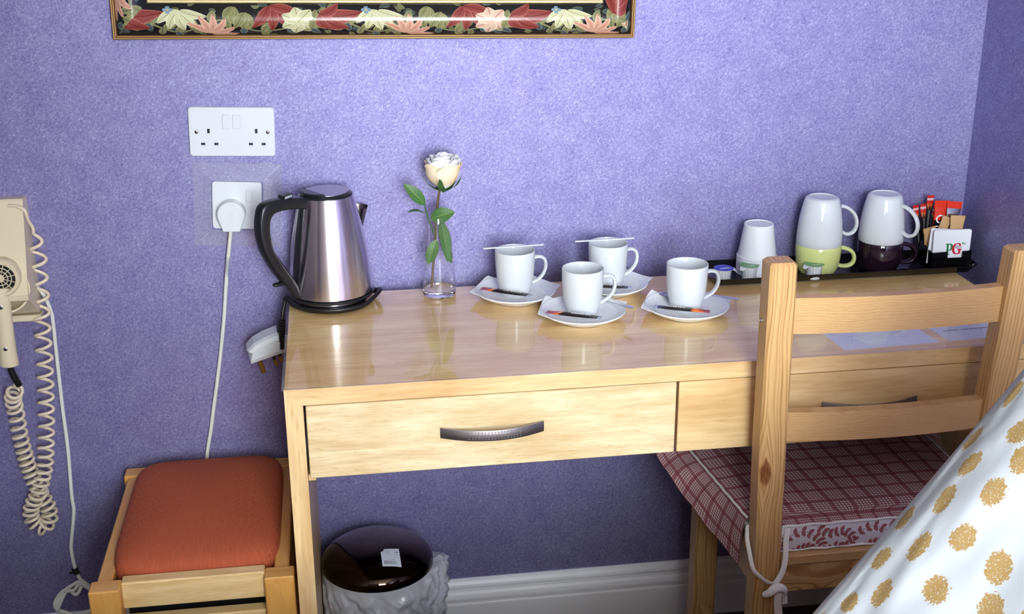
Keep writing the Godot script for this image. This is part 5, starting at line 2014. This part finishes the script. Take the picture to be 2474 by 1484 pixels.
# ------------------------------------------------------------------ chair and its cushion
func chair() -> void:
	var s := thing("dining_chair", "pine ladder-back chair drawn up to the desk, its back to the viewer", "chair", Vector3(0.92, 0, 0.33))
	var o := s.position
	for side in 2:
		# rear post: upright to the seat, raked a little above it
		var xl := [0.7245, 0.7170, 0.7060] if side == 0 else [1.0785, 1.0785, 1.0825]
		var b := MB.new()
		var spine := [[0.0, xl[0], 0.500, 0.042], [0.43, xl[0], 0.500, 0.042], [0.56, (xl[0] + xl[1]) / 2, 0.500, 0.043], [0.66, xl[1], 0.503, 0.043], [0.956, xl[2], 0.525, 0.0415]]
		var ch := 0.0035
		var sec := func(q: Array, grow: float) -> PackedVector3Array:
			var x0: float = q[1] + ch * 0 - grow
			var x1: float = q[1] + q[3] + grow
			var z1: float = q[2] + grow
			var z0: float = q[2] - 0.040 - grow
			var y: float = q[0]
			var out := PackedVector3Array()
			for p in [[x0, z1 - ch], [x0 + ch, z1], [x1 - ch, z1], [x1, z1 - ch], [x1, z0 + ch], [x1 - ch, z0], [x0 + ch, z0], [x0, z0 + ch]]:
				out.append(Vector3(p[0], y, p[1]) - o)
			return out
		var secs := []
		for q in spine:
			secs.append(sec.call(q, 0.0))
		var top: Array = spine[4].duplicate()
		top[0] += 0.004
		secs.append(sec.call(top, -0.0035))
		for r in secs.size() - 1:
			for k in 8:
				var j := (k + 1) % 8
				var u0: float = secs[r][k].y
				var u1: float = secs[r + 1][k].y
				var v0: float = [0.0, 0.004, 0.042, 0.046, 0.080, 0.084, 0.124, 0.128][k] + (0.05 if side else 0.033)
				var v1: float = [0.0, 0.004, 0.042, 0.046, 0.080, 0.084, 0.124, 0.128, 0.16][k + 1] + (0.05 if side else 0.033)
				b.quad(secs[r][k], secs[r][j], secs[r + 1][j], secs[r + 1][k], Vector2(u0 - 0.296, v0), Vector2(u0 - 0.296, v1), Vector2(u1 - 0.296, v1), Vector2(u1 - 0.296, v0))
		var cap: PackedVector3Array = secs[secs.size() - 1]
		var mid := Vector3.ZERO
		for p in cap:
			mid += p / 8
		for k in 8:
			var j := (k + 1) % 8
			b.tri(mid, cap[k], cap[j], Vector2(mid.z, mid.x), Vector2(cap[k].z * 0.3, cap[k].x), Vector2(cap[j].z * 0.3, cap[j].x))
		var post := part("back_post", b, M.pine_knotted if side == 0 else M.pine_post, s)
		b = MB.new()
		var bx := 0.7075 if side == 0 else 1.125
		b.xf = Transform3D(Basis.from_euler(Vector3(0, 0, PI / 2 if side == 0 else -PI / 2)), Vector3(bx + (0.001 if side == 0 else 0.0), 0.862, 0.492) - o)
		b.lathe([Vector2(0.0035, -0.002), Vector2(0.0035, 0.0008), Vector2(0.0028, 0.0014), Vector2(0.0016, 0.0014), Vector2(0.0014, 0.0004), Vector2(0, 0.0004)], 16)
		part("bolt_head", b, M.screw_metal, post)
		b = MB.new()
		var fx := 0.7415 if side == 0 else 1.1035
		b.box(Vector3(fx, 0.2185, 0.180) - o, Vector3(0.043, 0.437, 0.042), 0.003, 1, Vector2(0.3, 0.06))
		part("front_leg", b, M.pine_post, s)
		b = MB.new()
		b.box(Vector3(fx, 0.4105, 0.330) - o, Vector3(0.022, 0.052, 0.260), 0.002, 2)
		part("side_rail", b, M.pine_rail, s)
		b = MB.new()
		b.box(Vector3(fx, 0.16, 0.330) - o, Vector3(0.018, 0.030, 0.260), 0.002, 2)
		part("stretcher", b, M.pine_rail, s)
	for q in [[0.8425, 0.0565, 0.5040, 0.742, 1.087, 0.04], [0.6600, 0.0490, 0.4950, 0.752, 1.083, 0.0]]:
		var b := MB.new()
		var y0: float = q[0]
		var hh: float = q[1]
		var z0: float = q[2]
		var x0: float = q[3]
		var x1: float = q[4]
		b.slab(func(u: float, v: float) -> Vector3:
			var k := 2.0 * u - 1.0
			return Vector3(lerpf(x0, x1, u), y0 + hh * (1.0 - v), z0 - 0.009 + 0.013 * (1.0 - k * k)) - o, 28, 2, 0.018, x1 - x0, hh)
		for k in b.t.size():
			b.t[k] += Vector2(q[5], q[5])
		part("back_rail", b, M.pine_rail, s)
	var b := MB.new()
	b.box(Vector3(0.9225, 0.446, 0.328) - o, Vector3(0.310, 0.018, 0.340), 0.002, 0, Vector2(0.1, 0.03))
	b.box(Vector3(0.9225, 0.446, 0.310) - o, Vector3(0.395, 0.018, 0.260), 0.002, 0, Vector2(0.1, 0.03))
	part("seat_panel", b, M.pine_rail, s)
	b = MB.new()
	b.box(Vector3(0.9225, 0.4105, 0.483) - o, Vector3(0.318, 0.051, 0.022), 0.002, 0, Vector2(0.17, 0.0))
	part("rear_rail", b, M.pine_board, s)
	b = MB.new()
	b.box(Vector3(0.9225, 0.4105, 0.180) - o, Vector3(0.330, 0.051, 0.022), 0.002, 0)
	part("front_rail", b, M.pine_board, s)

	# seat cushion: checked top and side flap, sprigged rear edge, white piping, ties
	var c := thing("chair_cushion", "rose checked seat cushion with white piping tied to the pine chair", "cushion", Vector3(0.92, 0.455, 0.33))
	o = c.position
	var left := func(z: float) -> float: return lerpf(0.6955, 0.7235, (z - 0.18) / 0.27)
	b = MB.new()
	var top := func(u: float, v: float) -> Vector3:
		var z := lerpf(0.165, 0.485, v)
		var x0: float = left.call(z)
		if z > 0.452:      # cut back round the post
			x0 = lerpf(x0, 0.7690, smoothstep(0.452, 0.462, z))
		var x1 := 1.1450
		if z > 0.452:
			x1 = lerpf(x1, 1.0760, smoothstep(0.452, 0.462, z))
		var e := minf(minf(u, 1.0 - u) * 0.43, minf(v, 1.0 - v) * 0.32)
		return Vector3(lerpf(x0, x1, u), 0.502 + 0.006 * smoothstep(0.0, 0.06, e), z) - o
	b.slab(top, 48, 48, 0.004, 0.43, 0.32)
	part("top_panel", b, M.rose_check, c)
	b = MB.new()
	b.slab(func(u: float, v: float) -> Vector3:
		return Vector3(lerpf(0.770, 1.076, u), lerpf(0.501, 0.458, v), 0.4840 + 0.003 * sin(PI * v) + 0.0008 * sin(u * 26.0)) - o, 40, 6, 0.003, 0.306, 0.045)
	part("rear_edge", b, M.sprig_cotton, c, "white edge with a rose leaf print")
	b = MB.new()
	b.box(Vector3(0.9225, 0.480, 0.320) - o, Vector3(0.395, 0.036, 0.270), 0.012)
	b.box(Vector3(0.9225, 0.480, 0.400) - o, Vector3(0.300, 0.036, 0.160), 0.010)
	part("filling", b, M.cotton_white, c)
	for q in [[Vector3(0.770, 0.5025, 0.4855), Vector3(1.076, 0.5025, 0.4855)], [Vector3(0.770, 0.4580, 0.4850), Vector3(1.076, 0.4580, 0.4850)], [Vector3(0.698, 0.5030, 0.19), Vector3(0.7235, 0.5030, 0.450)], [Vector3(1.145, 0.5030, 0.17), Vector3(1.145, 0.5030, 0.450)], [Vector3(0.770, 0.5025, 0.4855), Vector3(0.7685, 0.458, 0.4850)]]:
		b = MB.new()
		var pts := []
		for k in 25:
			var p: Vector3 = q[0].lerp(q[1], k / 24.0)
			pts.append(p + Vector3(0, 0.0008 * sin(k * 1.9), 0.0006 * sin(k * 1.3)) - o)
		b.tube(pts, 0.0022, 8)
		part("piping", b, M.cotton_white, c, "white piping")
	for side in 2:
		b = MB.new()
		b.slab(func(u: float, v: float) -> Vector3:
			var z := lerpf(0.17, 0.446, u)
			var xa: float = left.call(z)
			var end := Vector3(lerpf(0.645, 0.7190, pow(u, 1.2)), lerpf(0.487, 0.408, pow(u, 0.9)), lerpf(0.165, 0.432, u))
			var p := Vector3(xa, 0.502, z).lerp(end, v)
			p += Vector3(-0.35, 1, 0).normalized() * (0.007 * sin(PI * v) + 0.0035 * sin(u * 21.0 + v * 3.0) * v)
			if side == 1:
				p.x = 1.841 - p.x
				p.y -= 0.004 * v
			return p - o, 48, 12, 0.0018, 0.29, 0.10)
		part("side_flap", b, M.rose_check, c)
	# tie round the left post
	b = MB.new()
	b.tube(curve([Vector3(0.7790, 0.5000, 0.487) - o, Vector3(0.7745, 0.4800, 0.494) - o, Vector3(0.7720, 0.4550, 0.5035) - o, Vector3(0.7665, 0.4320, 0.5075) - o, Vector3(0.7560, 0.4140, 0.5100) - o], 8), 0.0046, 10, Vector2(0.34, 1.0), Vector3(1, 0, 0.3))
	part("tie", b, M.cotton_white, c)
	b = MB.new()
	b.tube(curve([Vector3(0.7530, 0.4130, 0.5080) - o, Vector3(0.7430, 0.4160, 0.5060) - o, Vector3(0.7310, 0.4260, 0.5045) - o, Vector3(0.7205, 0.4390, 0.5000) - o, Vector3(0.7175, 0.4600, 0.4880) - o, Vector3(0.7180, 0.4780, 0.4700) - o, Vector3(0.7240, 0.4900, 0.4520) - o], 8), 0.0042, 10, Vector2(0.36, 1.0), Vector3(0.2, 1, 0.6))
	part("tie", b, M.cotton_white, c)
	var knot_r := []
	for k in 41:
		knot_r.append(0.007 + 0.003 * sin(PI * k / 40.0))
	b = MB.new()
	b.tube(curve([Vector3(0.7380, 0.3960, 0.512) - o, Vector3(0.7440, 0.4030, 0.518) - o, Vector3(0.7530, 0.4090, 0.5165) - o, Vector3(0.7640, 0.4080, 0.5150) - o, Vector3(0.7700, 0.4000, 0.5120) - o, Vector3(0.7665, 0.3910, 0.5100) - o], 8), knot_r, 12, Vector2(0.75, 0.75), Vector3(0, 0, 1))
	part("knot", b, M.cotton_white, c)
	for q in [[Vector3(0.7590, 0.4030, 0.5165), Vector3(0.7600, 0.3800, 0.5160), Vector3(0.7650, 0.3500, 0.5140), Vector3(0.7690, 0.3100, 0.5130), Vector3(0.7720, 0.2700, 0.5120)], [Vector3(0.7690, 0.3990, 0.5110), Vector3(0.7740, 0.3860, 0.5070), Vector3(0.7765, 0.3720, 0.5060)]]:
		b = MB.new()
		var pts := []
		for p in q:
			pts.append(p - o)
		b.tube(curve(pts, 8), 0.0066 if q.size() > 3 else 0.0050, 10, Vector2(1.0, 0.26), Vector3(0, 0.2, 1))
		part("tie_end", b, M.cotton_white, c)


# ------------------------------------------------------------------ bed with the big cushion
func bed() -> void:
	var s := thing("bed", "wooden bed in the foreground, out of the picture under the spotted cushion", "bed", Vector3(0.27, 0, 1.42))
	var b := MB.new()
	b.box(Vector3(0, 0.19, 0), Vector3(1.98, 0.10, 1.08), 0.01)
	part("bed_frame", b, M.beech, s)
	b = MB.new()
	b.box(Vector3(0, 0.33, 0), Vector3(1.96, 0.17, 1.06), 0.03)
	part("mattress", b, M.cotton_white, s)
	for z in [-0.56, 0.56]:
		b = MB.new()
		b.box(Vector3(0, 0.340, z), Vector3(1.98, 0.43, 0.025), 0.006)  # boards added and raised to keep window light off the lower wall
		part("shade_board", b, M.beech, s)
	for x in [-0.96, 0.96]:
		for z in [-0.56, 0.56]:
			b = MB.new()
			b.box(Vector3(x, 0.280, z), Vector3(0.05, 0.56, 0.05), 0.003, 1)
			part("leg", b, M.beech, s)
	var c := thing("spotted_cushion", "large white cushion with rough gold spots in the right foreground", "cushion", Vector3(0.8645, 0.7559, 1.1768))
	var e := Vector3(0.598, 0.8015, 0).normalized()
	var v := Vector3(0.6, -0.35, 0.72)
	v = (v - e * v.dot(e)).normalized()
	var n := v.cross(e).normalized()
	var A := 0.29
	var B := 0.25
	var wr := noise(1.0, 410, 2)
	var both := []
	for sg in [1.0, -1.0]:
		var rows := []
		var uvs := []
		for r in 81:
			var row := PackedVector3Array()
			var ur := PackedVector2Array()
			for k in 81:
				var a := k / 40.0 - 1.0
				var d := r / 40.0 - 1.0
				var sa := sin(a * PI / 2)
				var sd := sin(d * PI / 2)
				var h := 0.085 * pow(maxf(cos(a * PI / 2) * cos(d * PI / 2), 0.0), 0.7)
				h *= 1.0 + 0.16 * wr.get_noise_2d(a * 1.6, d * 3.0) + 0.10 * (1.0 - absf(wr.get_noise_2d(a * 1.3 + 30.0, d * 7.0 + a * 2.0)) * 2.0) * smoothstep(0.2, 0.9, -d)
				row.append(e * A * sa * (1.0 - 0.02 * (1.0 - sd * sd)) + v * B * sd * (1.0 - 0.02 * (1.0 - sa * sa)) + n * h * sg)
				ur.append(Vector2(a * 0.5 + 0.5, d * 0.5 + 0.5))
			rows.append(row)
			uvs.append(ur)
		both.append([rows, uvs])
	b = MB.new()
	b.sheet(both[0][0], both[0][1], false, true)
	b.sheet(both[1][0], both[1][1], false, false)
	part("cover", b, M.gold_spot_cotton, c)


# ------------------------------------------------------------------ unseen light blocker added behind the viewer to shade the left wall
func added_wardrobe() -> void:
	var s := thing("added_wardrobe", "tall plain white cupboard added as an unseen light blocker behind the viewer, shading the left wall", "added_wardrobe", Vector3(-0.52, 0, 2.72))
	var b := MB.new()
	b.box(Vector3(0, 1.0, 0.01), Vector3(1.28, 2.0, 0.52), 0.004, 1)
	part("carcass", b, M.white_paint, s)
	for x in [-0.32, 0.32]:
		b = MB.new()
		b.box(Vector3(x, 1.03, -0.262), Vector3(0.632, 1.9, 0.02), 0.003, 1)
		var d := part("door", b, M.white_paint, s)
		b = MB.new()
		b.tube([Vector3(x * 0.2, 0.98, -0.285), Vector3(x * 0.2, 1.12, -0.285)], 0.006, 10)
		part("door_handle", b, M.handle_steel, d)
